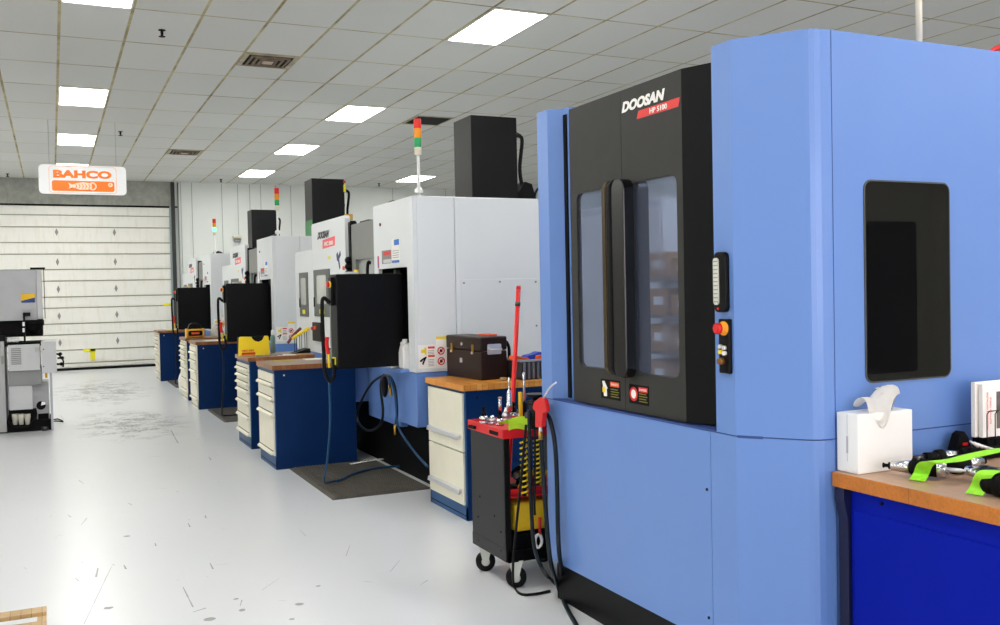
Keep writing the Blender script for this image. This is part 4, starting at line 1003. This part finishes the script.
def tissue(rows):
    V = [[bmt.verts.new(p) for p in r_] for r_ in rows]
    for i in range(len(V)-1):
        for j in range(len(V[0])-1): bmt.faces.new((V[i][j], V[i+1][j], V[i+1][j+1], V[i][j+1])).smooth = True
rows = []
for i in range(15):
    u = i/14; row = []
    for j in range(9):
        w_ = j/8
        x = 2.57+.155*u+.008*math.sin(w_*6)
        z = tz+.02+.045*u+.014*math.sin(u*8+w_*3)+.02*math.sin(w_*math.pi)
        y = 2.452+.07*w_+.006*math.sin(u*9)
        if w_ < .35: z -= (.35-w_)*.22*math.exp(-((u-.38)/.22)**2)+(.35-w_)*.05
        row.append((x, y, z))
    rows.append(row)
tissue(rows)
rows = []
for i in range(11):
    u = i/10; row = []
    for j in range(6):
        w_ = j/5; a = u*2.9
        row.append((2.705+.03*math.sin(a)-.085*max(0, u-.35)+.012*w_, 2.475+.045*w_, tz+.0+.074*math.sin(u*1.9)+.008*math.sin(u*5+w_*3)))
    rows.append(row)
tissue(rows)
bmesh.ops.solidify(bmt, geom=bmt.faces[:], thickness=.0015)
q.build('tissue', PAPER, t)
# tool holders lying on bench
def lying(lab, pa, pb, prof, name='taper_tool_holder'):
    """axis runs from photo point pa to pb at its own radius above the bench; prof distances are fractions of the length"""
    rmax = max(r for _, _, pr_ in prof for r, _ in pr_)
    o = atz(pa[0], pa[1], BZ+rmax+.001); e = atz(pb[0], pb[1], BZ+rmax+.001); Lq = (e-o).length; d = e-o
    t = thing(name, lab, 'tool holder', (o.x, o.y, BZ), 'tooling on the right bench')
    for n_, m_, pr_ in prof: mb().lathe(o, d, [(r, h*Lq) for r, h in pr_], 24).build(n_, m_, t)
    return t
lying('polished tapered tool holder with drill bit, nearest the white box', (882.5, 465), (966, 471), [
    ('pull_stud', BLACKM, [(.007, 0), (.010, .01), (.006, .03), (.006, .07), (.012, .075), (.012, .10)]),
    ('taper', STEEL, [(.013, .10), (.016, .105), (.024, .36)]),
    ('flange', BLACKM, [(.028, .36), (.033, .37), (.033, .42), (.027, .43), (.027, .45), (.033, .46), (.033, .52), (.028, .54)]),
    ('body', BLACKM, [(.028, .54), (.028, .66)]),
    ('nut', STEEL, [(.027, .66), (.030, .67), (.030, .76), (.022, .78)]),
    ('drill_bit', CHROME, [(.008, .78), (.007, .94), (.002, 1)])])
mb().box(2.715, 2.765, 2.385, 2.42, BZ+.001, BZ+.014, .002).build('rest_block', BLACKM, bpy.data.objects['taper_tool_holder'])
lying('small dark tool holder just behind the polished tapered one', (905, 460), (938, 459), [
    ('pull_stud', BLACKM, [(.008, 0), (.010, .04), (.006, .06), (.006, .15)]),
    ('taper', STEELD, [(.012, .15), (.020, .6)]),
    ('flange', BLACKM, [(.025, .6), (.025, .9), (.02, 1)])])
lying('silver tube with black end lying at bench back by machine', (935, 457), (975, 452), [
    ('flange', BLACKM, [(.020, 0), (.026, .05), (.026, .16), (.02, .18)]),
    ('body', STEEL, [(.018, .18), (.018, .6)]),
    ('nose', BLACKM, [(.022, .6), (.022, 1)])])
lying('dark collet holder crossing under the long green strap', (950, 465), (985, 461), [
    ('flange', BLACKM, [(.02, 0), (.032, .06), (.032, .4), (.026, .45)]),
    ('taper', STEEL, [(.024, .45), (.015, .9)]),
    ('pull_stud', BLACKM, [(.008, .9), (.01, 1)])])
lying('steel cylinder holder between the two green strap ends', (966, 470), (1004, 478), [
    ('taper', STEEL, [(.012, 0), (.016, .04), (.022, .45)]),
    ('flange', STEELD, [(.030, .45), (.030, .6), (.026, .62), (.030, .64), (.030, 1)])])
lying('black flanged holder at right picture edge on bench', (984, 482), (1030, 490), [
    ('nose', BLACKM, [(.024, 0), (.034, .08), (.034, .3)]),
    ('flange', BLACKM, [(.038, .3), (.038, .5), (.03, .52), (.03, 1)])])
# lime straps
P = lambda a, b: atz(a, b, BZ)
t = thing('lime_strap', 'long lime green strap draped back across the tool holders', 'strap', tuple(P(917, 480)), 'lime green straps')
mb().ribbon([tuple(atz(a, b, BZ+h)) for a, b, h in ((917, 480.5, .003), (921, 474, .02), (926, 464, .062), (938, 462, .075), (955, 460, .08), (975, 455, .095), (1000, 450, .11), (1030, 447, .11))], .052, (.35, -1, .0), .002).build('webbing', LIME, t)
t = thing('lime_strap', 'short lime green strap end hanging to bench edge', 'strap', tuple(P(974, 494)), 'lime green straps')
mb().ribbon([tuple(atz(a, b, BZ+h)) for a, b, h in ((974, 494.5, .003), (979, 487, .025), (985, 474, .072), (995, 471, .08), (1012, 472, .08), (1030, 474, .08))], .052, (.35, -1, .0), .002).build('webbing', LIME, t)
# black pouch and keys at the back
YB_ = 2.51
pp = [aty(a, b, YB_) for a, b in ((950, 457), (953, 444), (956, 434), (960, 430.5), (964, 436), (967, 446), (969, 457))]
t = thing('black_pouch', 'black pointed pouch standing against blue machine side', 'pouch', (pp[3].x, YB_, BZ))
mb().prism([(pp[0].x, BZ)]+[(p.x, max(p.z, BZ+.01)) for p in pp]+[(pp[-1].x, BZ)], YB_-.02, YB_+.02, 1, .004).build('body', BLACKM, t)
rp = aty(965, 444, YB_-.022)
mb().box(rp.x-.012, rp.x+.012, YB_-.026, YB_-.02, rp.z-.005, rp.z+.005).build('red_tab', RED, t)
kx = aty(978, 450, 2.44)
t = thing('key_bunch', 'bunch of silver keys on a black wallet at bench back', 'keys', (kx.x, 2.44, BZ))
mb().box(kx.x-.06, kx.x+.16, 2.42, 2.488, BZ+.001, kx.z+.012, .02, 3).build('black_wallet', BLACKM, t)
for k in range(5):
    a_ = aty(970+k*4, 441+k*1.5, 2.415); b2 = aty(978+k*4.5, 447+k*.8, 2.41)
    mb().tube([tuple(a_), tuple(b2)], .0045, 6, 0).build('key', CHROME, t)
# catalogues in wire rack
YC = 2.45
ca = aty(983, 438, YC); cb = aty(979, 383, YC)
t = thing('wire_rack', 'black wire rack holding white catalogs at right picture edge', 'rack', (ca.x, YC, BZ))
mb().box(ca.x+.015, ca.x+.42, YC-.01, YC+.06, BZ+.001, ca.z-.004, .004).build('rack_base', BLACKM, t)
q = mb(); wz = aty(995, 411, YC-.02).z; wx = aty(988, 430, YC-.02).x
for x in (wx, wx+.045, wx+.11): q.tube([(x, YC-.016, ca.z-.03), (x, YC-.016, wz-.012), (x+.012, YC-.016, wz), (x+.1, YC-.016, wz)], .0022, 6, 0)
q.tube([(ca.x+.02, YC-.016, ca.z-.004), (ca.x+.4, YC-.016, ca.z-.004)], .003, 6, 0)
q.build('wire_frame', BLACK, t)
for y, x0_, h_, lab in ((YC, ca.x, cb.z-ca.z-.006, 'front white catalog with red spine print in wire rack'), (YC+.022, ca.x-.014, cb.z-ca.z, 'rear white catalog standing behind the red-print one')):
    t = thing('catalog', lab, 'catalog', (x0_+.12, y, ca.z), 'catalogs in the wire rack')
    mb().box(x0_, x0_+.24, y, y+.018, ca.z, ca.z+h_, .002).build('cover', PAPER, t)
    if y == YC:
        text('red_print', 'PRODUCTS CATALOG', REDL, t, (x0_+.028, y-.0012, ca.z+.03), (0, 0, 1), (-1, 0, 0), .14, .008, .0008)
        text('red_print', 'CUTTING TOOLS', REDL, t, (x0_+.045, y-.0012, ca.z+.05), (0, 0, 1), (-1, 0, 0), .10, .007, .0008)
        mb().box(x0_+.075, x0_+.24, y-.001, y, ca.z+.03, ca.z+.17).build('cover_picture', mat('dark_photo_print', (92, 88, 84), .5, var=.4, scale=25), t)

# ================================================================ ITEMS ON FAR CABINETS
CZ = .9505
def cp(a, b): v = atz(a, b, CZ); return v
t = thing('hex_key_case', 'yellow folding case with round black cutout and red print', 'tool case', (2.0, 10.4, CZ))
zt = 1.155
mb().prism([(1.835, CZ), (2.165, CZ), (2.155, zt-.01), (2.14, zt), (2.115, zt), (2.09, zt-.045), (2.05, zt-.062), (2.01, zt-.05), (1.985, zt-.03), (1.975, zt-.005), (1.86, zt), (1.845, zt-.012)], 10.25, 10.28, 1, .003).build('front_panel', YELLOW, t)
mb().cyl((2.05, 10.284, 1.115), (2.05, 10.30, 1.115), .045).build('dial', BLACK, t)
mb().box(1.84, 2.16, 10.30, 10.34, CZ, 1.15, .004).build('rear_panel', BLACK, t)
text('red_print', 'HEX KEY', RED, t, (1.87, 10.2485, .995), UX_F, UZ, .13, .02, .0008, bold=.04)
mb().box(1.868, 2.01, 10.248, 10.25, .962, .986).build('red_band', RED, t)
for o_ in t.children: o_.location.x -= .07
q = mb()
for k in range(6): q.box(1.90+k*.05, 1.935+k*.05, 10.02+.03*(k % 2), 10.10, CZ, CZ+.012, .002)
tag(q.build('loose_inserts', MGREYD), 'loose small grey inserts lying before the yellow case', 'inserts')
bpy.data.objects['loose_inserts']['kind'] = 'stuff'
tag(mb().box(2.12, 2.36, 10.0, 10.2, CZ, CZ+.003).build('paper_sheet', PAPER), 'white paper sheet on worktop right of yellow case', 'paper')
t = thing('hex_key_stand', 'black stand of yellow T-handle hex keys on cabinet', 'hex key stand', (2.42, 10.2, CZ))
mb().prism([(2.30, CZ), (2.55, CZ), (2.55, CZ+.05), (2.47, CZ+.055)], 10.12, 10.30, 1, .003).build('stand', BLACK, t)
for k in range(8):
    x = 2.34+k*.028; y = 10.16+.03*(k % 2); zt_ = 1.13+.016*k
    h = mb().cyl((x, y, CZ+.02), (x, y, zt_), .0035, seg=8).build('hex_key', BLACKM, t)
    mb().tube([(x-.025, y, zt_-.014), (x, y, zt_), (x+.028, y, zt_+.008)], .016, 8).build('handle', YELLOW, h)
tag(mb().tube([(2.31, 10.36, 1.06), (2.38, 10.36, 1.15), (2.46, 10.36, 1.22)], .016, 8).build('striped_pouch', mat('maroon_plastic', (120, 26, 40))), 'maroon striped strap behind the yellow hex keys', 'strap')
bpy.data.objects['striped_pouch'].name = 'maroon_strap'
t = thing('notebook', 'tan clipboard lying on the hex key cabinet worktop', 'clipboard', (2.45, 10.03, CZ))
mb().box(2.32, 2.58, 9.96, 10.10, CZ, CZ+.008, .002).build('board', mat('tan_hardboard', (196, 150, 100), .6), t)
mb().box(2.56, 2.575, 10.0, 10.06, CZ+.008, CZ+.014, .001).build('clip', BLACKM, t)
v = cp(270.5, 345)
t = thing('spray_bottle', 'slim bottle with white cap behind the yellow case', 'bottle', (2.17, 10.55, CZ))
mb().lathe((2.2, 10.6, CZ), (0, 0, 1), [(.028, 0), (.028, .17), (.015, .195)], 16).build('body', mat('teal_grey_bottle', (108, 138, 136), .35), t)
mb().lathe((2.2, 10.6, CZ+.195), (0, 0, 1), [(.015, 0), (.018, .01), (.016, .05), (.008, .06)], 14).build('cap', WHITE2, t)
# papers and parts on cab2
tag(mb().box(2.22, 2.42, 9.15, 9.33, CZ, CZ+.004).build('paper_sheet', PAPER), 'white paper on worktop of the cabinet under nearest pendant', 'paper')
tag(mb().box(1.90, 2.1, 9.1, 9.3, CZ, CZ+.003).build('yellowed_sheet', mat('faded_yellow_paper', (190, 170, 90), .7)), 'faded yellowish sheet on cabinet beside the mat', 'paper')
t = thing('clear_bottle', 'small clear bottle near pendant on the cabinet worktop', 'bottle', (2.46, 9.2, CZ))
mb().lathe((2.46, 9.2, CZ), (0, 0, 1), [(.03, 0), (.03, .07), (.012, .09)], 14).build('body', mat('cloudy_plastic', (190, 188, 176), .3), t); mb().cyl((2.46, 9.2, CZ+.09), (2.46, 9.2, CZ+.105), .013).build('cap', BLACK, t)
# radio on cabinet five
t = thing('jobsite_radio', 'yellow and black jobsite radio on a far cabinet', 'radio', (2.08, 15.4, CZ))
rx0, rx1, ry = 1.85, 2.12, 15.25
mb().box(rx0+.01, rx1-.01, ry, ry+.16, CZ+.01, CZ+.135, .02, 3).build('body', AMBERP, t)
mb().rrect(1, ry-.01, ry+.01, rx0+.03, rx1-.03, CZ+.03, CZ+.11, .03, .003).build('front_grille', BLACK, t)
mb().box(rx0+.075, rx1-.075, ry-.014, ry-.008, CZ+.055, CZ+.085, .003).build('dial_window', ORANGE, t)
mb().box(rx0, rx0+.03, ry-.006, ry+.17, CZ, CZ+.14, .012).build('side_guard', AMBERP, t); mb().box(rx1-.03, rx1, ry-.006, ry+.17, CZ, CZ+.14, .012).build('side_guard', AMBERP, t)
mb().prism([(rx0+.03, CZ+.13), (rx1-.03, CZ+.13), (rx1-.05, CZ+.2), (rx1-.09, CZ+.225), (rx0+.09, CZ+.225), (rx0+.05, CZ+.2)], ry+.02, ry+.14, 1, .01).build('carry_handle', BLACK, t)
t = thing('clear_jug', 'cloudy white jug standing right of the radio', 'jug', (2.3, 15.35, CZ))
mb().lathe((2.31, 15.35, CZ), (0, 0, 1), [(.08, 0), (.085, .02), (.085, .09), (.06, .14), (.025, .17), (.02, .2)], 18).build('body', mat('cloudy_plastic', (200, 200, 196)), t)
mb().tube([(2.30, 15.27, CZ+.16), (2.35, 15.26, CZ+.14), (2.37, 15.27, CZ+.08)], .01, 8).build('handle', WHITE2, t)
t = thing('cordless_drill', 'yellow and black cordless drill right of cloudy jug', 'drill', (2.43, 15.3, CZ))
q = mb().box(2.42, 2.50, 15.25, 15.33, CZ, CZ+.05, .01); q.cyl((2.40, 15.3, CZ+.2), (2.50, 15.3, CZ+.2), .03); q.build('body', AMBERP, t)
mb().cyl((2.45, 15.3, CZ+.04), (2.46, 15.3, CZ+.2), .022).build('grip', BLACK, t)
mb().cyl((2.36, 15.3, CZ+.2), (2.40, 15.3, CZ+.2), .016).build('chuck', BLACKM, t)
t = thing('spray_tube', 'grey cylinder by the middle pendant on the cabinet', 'canister', (2.48, 14.3, CZ))
mb().lathe((2.42, 14.3, CZ), (0, 0, 1), [(.045, 0), (.045, .2), (.03, .21)], 16).build('body', mat('pale_grey_can', (186, 188, 190), .4), t); mb().cyl((2.42, 14.3, CZ+.21), (2.42, 14.3, CZ+.225), .03).build('cap', WHITE2, t)
tag(mb().box(1.95, 2.25, 13.9, 14.2, CZ, CZ+.004).build('paper_sheet', PAPER), 'white papers on cabinet under the middle pendant', 'paper')
tag(mb().box(1.95, 2.3, 18.95, 19.1, CZ, CZ+.006).build('yellow_folder', YINK), 'yellow folder on the farthest cabinet', 'folder')
tag(mb().box(1.95, 2.35, 19.2, 19.5, CZ, CZ+.02).build('paper_stack', PAPER), 'white paper stack on the farthest cabinet', 'paper')
q = mb().ball((1.72, 16.05, .33), .13, .6, .8, 1.5, 14)
for v_ in q.bm.verts: v_.co += Vector((random.uniform(-.012, .012), random.uniform(-.012, .012), random.uniform(-.02, .02)))
bag = q.build('plastic_bag', WHITE2)
bag.location = (.16, .0, -.13)
tag(bag, 'white plastic bag hanging behind a far cabinet corner', 'bag')

# ================================================================ LEFT GREY MILLING MACHINE
LY = 12.77
def lz(a, b): v = aty(a, b, LY); return v.x, v.z
def lbox(q, a, b, c, d, y0, y1, bev=.004):
    x0, z1_ = lz(a, b); x1, z0_ = lz(c, d)
    q.box(min(x0, x1), max(x0, x1), LY+y0, LY+y1, min(z0_, z1_), max(z0_, z1_), bev); return q
t = thing('milling_machine', 'grey milling machine at the left picture edge, cut by frame', 'milling machine', (-.5, 13.2, 0)); lm = t
q = mb(); x1, z1_ = lz(36, 270); _, z0_ = lz(36, 320)
q.prism([(-2.2, z0_), (x1, z0_), (x1, z1_), (-2.2, z1_)], LY, LY+.8, 1, .006); q.build('head_cover', mat('head_cover_grey', (176, 178, 181), .4), t)
q = mb(); lbox(q, 36, 270, 42.5, 319, .01, .78); q.build('head_side_strip', MGREYL, t)
q = mb(); lbox(q, 30, 267.5, 45, 269.3, -.01, .05, .001); lbox(q, 43.2, 268, 45.5, 318.5, -.01, .05, .001); q.build('guard_rail', BLACK, t)
q = mb(); lbox(q, 21, 294, 35, 302.5, -.004, 0, 0); s = q.build('maker_sticker', mat('sticker_navy', (14, 62, 130), .5), t)
q = mb(); lbox(q, 21, 294, 35, 297, -.006, -.004, 0); q.build('yellow_band', mat('sticker_yellow', (246, 196, 20), .5), s)
mb().prism([lz(21, 296.5), lz(35, 296.5), lz(35, 297.5), lz(27, 299.5), lz(21, 301)], LY-.007, LY-.004, 1).build('yellow_swoosh', mat('sticker_yellow', (246, 196, 20)), s)
q = mb(); lbox(q, -60, 320, 43, 336, .06, .7); q.build('column_gap', BLACKM, t)
xm, zz1 = lz(34, 320); _, zz0 = lz(34, 339)
q = mb().lathe((xm, LY+.02, zz1), (0, 0, -1), [(.11, 0), (.11, .06), (.09, .08), (.09, .12), (.06, .13), (.05, .17), (.02, .18)], 24); q.build('spindle_head', BLACKM, t)
q = mb(); lbox(q, 23, 313, 26, 343, -.06, 0); lbox(q, 23, 312.5, 30.5, 316, -.06, 0); s = q.build('depth_bracket', BLACK, t)
q = mb(); lbox(q, 22.5, 322, 25, 326, -.07, -.05); lbox(q, 22.5, 328, 25, 332, -.07, -.05); q.build('bracket_clamps', CHROME, s)
q = mb(); lbox(q, -40, 337, 6, 347, .05, .5); q.build('table_end', BLACK, t)
q = mb(); lbox(q, 7, 343, 56, 345, -.03, .5); q.build('table_cover', BLACKM, t)
q = mb()
for a in (10, 14, 17): q.ball(tuple(Vector((lz(a, 340)[0], LY-.03, lz(a, 340)[1]))), .035, 1, .7, .8, 10)
q.build('coolant_nozzles', CHROME, t)
q = mb(); lbox(q, -120, 346, 7, 432, .0, .8); q.build('main_base', MGREY, t)
q = mb(); lbox(q, 1, 356, 4, 364, -.005, .0, 0); q.build('base_sticker', MGREYD, t)
q = mb(); lbox(q, 8, 345, 40.5, 369.5, -.05, .6); s = q.build('control_cover', MGREYL, t)
q = mb()
x0, z1_ = lz(11, 347.5); x1, z0_ = lz(21.5, 364)
for k in range(9): q.box(x0, x1, LY-.054, LY-.05, z0_+(z1_-z0_)*k/9, z0_+(z1_-z0_)*(k+.6)/9)
q.build('vent_grille', MGREYD, s)
q = mb(); lbox(q, 35, 347, 40, 351, -.07, -.05); q.build('catch', MGREY, s)
q = mb(); lbox(q, 41, 341.5, 57, 372, -.09, .55); s = q.build('end_box', MGREYL, t)
q = mb()
for z in (349, 366): q.cyl((lz(43.5, z)[0], LY-.095, lz(43.5, z)[1]), (lz(43.5, z)[0], LY-.09, lz(43.5, z)[1]), .008, seg=8)
q.build('screws', BLACKM, s)
q = mb()
for a, b in ((59, 354), (61, 358), (60, 364)):
    x, z = lz(a, b); q.cyl((x-.04, LY, z), (x, LY, z), .012, seg=8); q.ball((x+.015, LY, z), .022, 1, 1, 1, 10)
q.tube([(lz(58, 354)[0], LY, lz(58, 354)[1]), (lz(63, 360)[0], LY, lz(63, 360)[1]), (lz(63, 367)[0], LY, lz(63, 367)[1])], .01, 6); q.build('hand_crank', BLACK, t)
q = mb(); lbox(q, 8, 370, 42, 384.5, -.02, .6); q.build('saddle_cover', MGREYD, t)
q = mb(); lbox(q, 8, 385, 50, 430, .08, .6); q.build('lower_housing', MGREY, t)
q = mb(); lbox(q, 9, 385.5, 33, 409, .0, .1); q.build('electrical_cover', MGREYL, t)
q = mb(); lbox(q, 8.5, 410.5, 37, 428, .04, .1, 0); q.build('filter_bay', BLACKM, t)
for a in (15, 21, 27.5): 
    x, z = lz(a, 419); mb().lathe((x, LY+.02, z-.07), (0, 0, 1), [(.025, 0), (.03, .05), (.036, .09), (.036, .13)], 12).build('air_filter', mat('cloudy_plastic', (200, 200, 196)), t)
q = mb().tube([(lz(a, b)[0], LY, lz(a, b)[1]) for a, b in ((10, 414), (9, 421), (16, 427), (28, 426), (35, 419), (36, 412), (34, 409))], .012, 8); q.build('air_tube', BLACK, t)
x, z = lz(41, 406); s = mb().cyl((x, LY+.06, z), (x, LY+.08, z), .052).build('round_port', BLACKM, t)
mb().prism([(x, z), (x+.05, z+.01), (x+.045, z+.035), (x+.01, z+.05)], LY+.055, LY+.06, 1).build('port_glint_disc', CHROME, s)  # glint on the dark port, shaped as a small bright wedge
bpy.data.objects['port_glint_disc'].name = 'port_glint'
q = mb(); lbox(q, 38, 414.5, 49, 424, .06, .08, 0); q.build('chip_port', BLACKM, t)
q = mb(); lbox(q, 49.5, 372, 54, 432.5, -.04, .05); q.build('front_post', mat('post_lilac_grey', (178, 178, 190), .4), t)
q = mb(); lbox(q, 45, 373, 47.5, 378, .02, .08, 0); q.build('yellow_sticker', AMBERP, t)
q = mb(); lbox(q, -120, 431, 53, 433.5, .03, .6, 0); q.build('skirt', BLACKM, t)
q = mb(); x_, z_ = lz(45, 431); q.cyl((x_, LY+.02, 0), (x_, LY+.02, .05), .04); q.cyl((-1.8, LY+.3, 0), (-1.8, LY+.3, .05), .04); q.build('levelling_foot', STEELD, t)
pz = [atz(a, b, .01) for a, b in ((52, 420), (58, 419), (63, 421.5), (56, 421), (50, 422))]
tag(mb().tube([tuple(v) for v in pz], .008, 6).build('floor_cable', RUBBER), 'thin dark cord on floor beside the grey milling machine', 'cord')

# ================================================================ PALLET
t = thing('wooden_pallet', 'corner of a wooden pallet at the bottom left picture edge', 'pallet', (-.4, 4.8, 0))
px1 = -.066
mb().box(-1.3, px1, 4.97, 5.06, .100, .12, .002).build('deck_board', PALLET, t)
for y in (4.75, 4.55, 4.35, 4.15, 3.95): mb().box(-1.3, px1, y, y+.09, .1, .12, .002).build('deck_board', PALLET, t)
for x in (px1-.04, -.68, -1.3): mb().box(x, x+.038, 3.95, 5.055, .018, .1, .002).build('stringer', PALLET, t)
for y in (4.96, 4.4, 3.96): mb().box(-1.3, px1, y, y+.09, 0, .018, .002).build('bottom_board', PALLET, t)

# ================================================================ ACROSS THE AISLE (seen mirrored in the blue machine's door glass)
t = thing('white_cabinet', 'tall white cabinet across the aisle, mirrored in the blue machine doors', 'cabinet', (-3.0, 10.6, 0))
mb().box(-3.5, -2.6, 10.3, 13.2, .05, 2.75, .01).build('body', WHITE, t)
for y in (10.33, 11.05, 11.77, 12.49):
    d = mb().box(-2.6, -2.575, y, y+.69, .15, 2.65, .01).build('cabinet_door', WHITE2, t)
    mb().box(-2.575, -2.56, y+.64, y+.66, 1.0, 1.3, .003).build('handle', BLACK, d)
mb().box(-3.45, -2.65, 10.35, 13.15, 0, .05).build('plinth', BLACKM, t)
t = thing('storage_rack', 'rack of storage boxes across the aisle, mirrored in door glass', 'rack', (-2.6, 9.0, 0)); rk = t
for x in (-3.1, -2.24):
    for y in (8.6, 10.16): mb().box(x, x+.04, y, y+.04, 0, 2.0).build('post', BLACK, t)
for z in (.3, .75, 1.2, 1.65): mb().box(-3.1, -2.2, 8.6, 10.2, z, z+.03).build('shelf', GREY, t)
k = 0
for z in (.33, .78, 1.23, 1.68):
    for y in (8.66, 9.18, 9.7):
        c = CARD if (k % 3) else mat('tan_bin', (196, 180, 132), .6); h = (.3, .26, .34)[k % 3]; k += 1
        t = thing('cardboard_box', 'cardboard box on the rack mirrored in the door glass', 'box', (-2.6, y+.22, z), 'boxes on the rack across the aisle')
        mb().box(-2.95, -2.24, y, y+.45, z+.001, z+h, .004).build('carton', c, t)
        mb().box(-2.241, -2.236, y+.1, y+.3, z+h*.4, z+h*.7).build('label', PAPER, t)

# ---------------------------------------------------------------- world
w = bpy.data.worlds.new('world'); sc.world = w; w.use_nodes = True
w.node_tree.nodes['Background'].inputs[0].default_value = (.8, .85, .9, 1); w.node_tree.nodes['Background'].inputs[1].default_value = .3
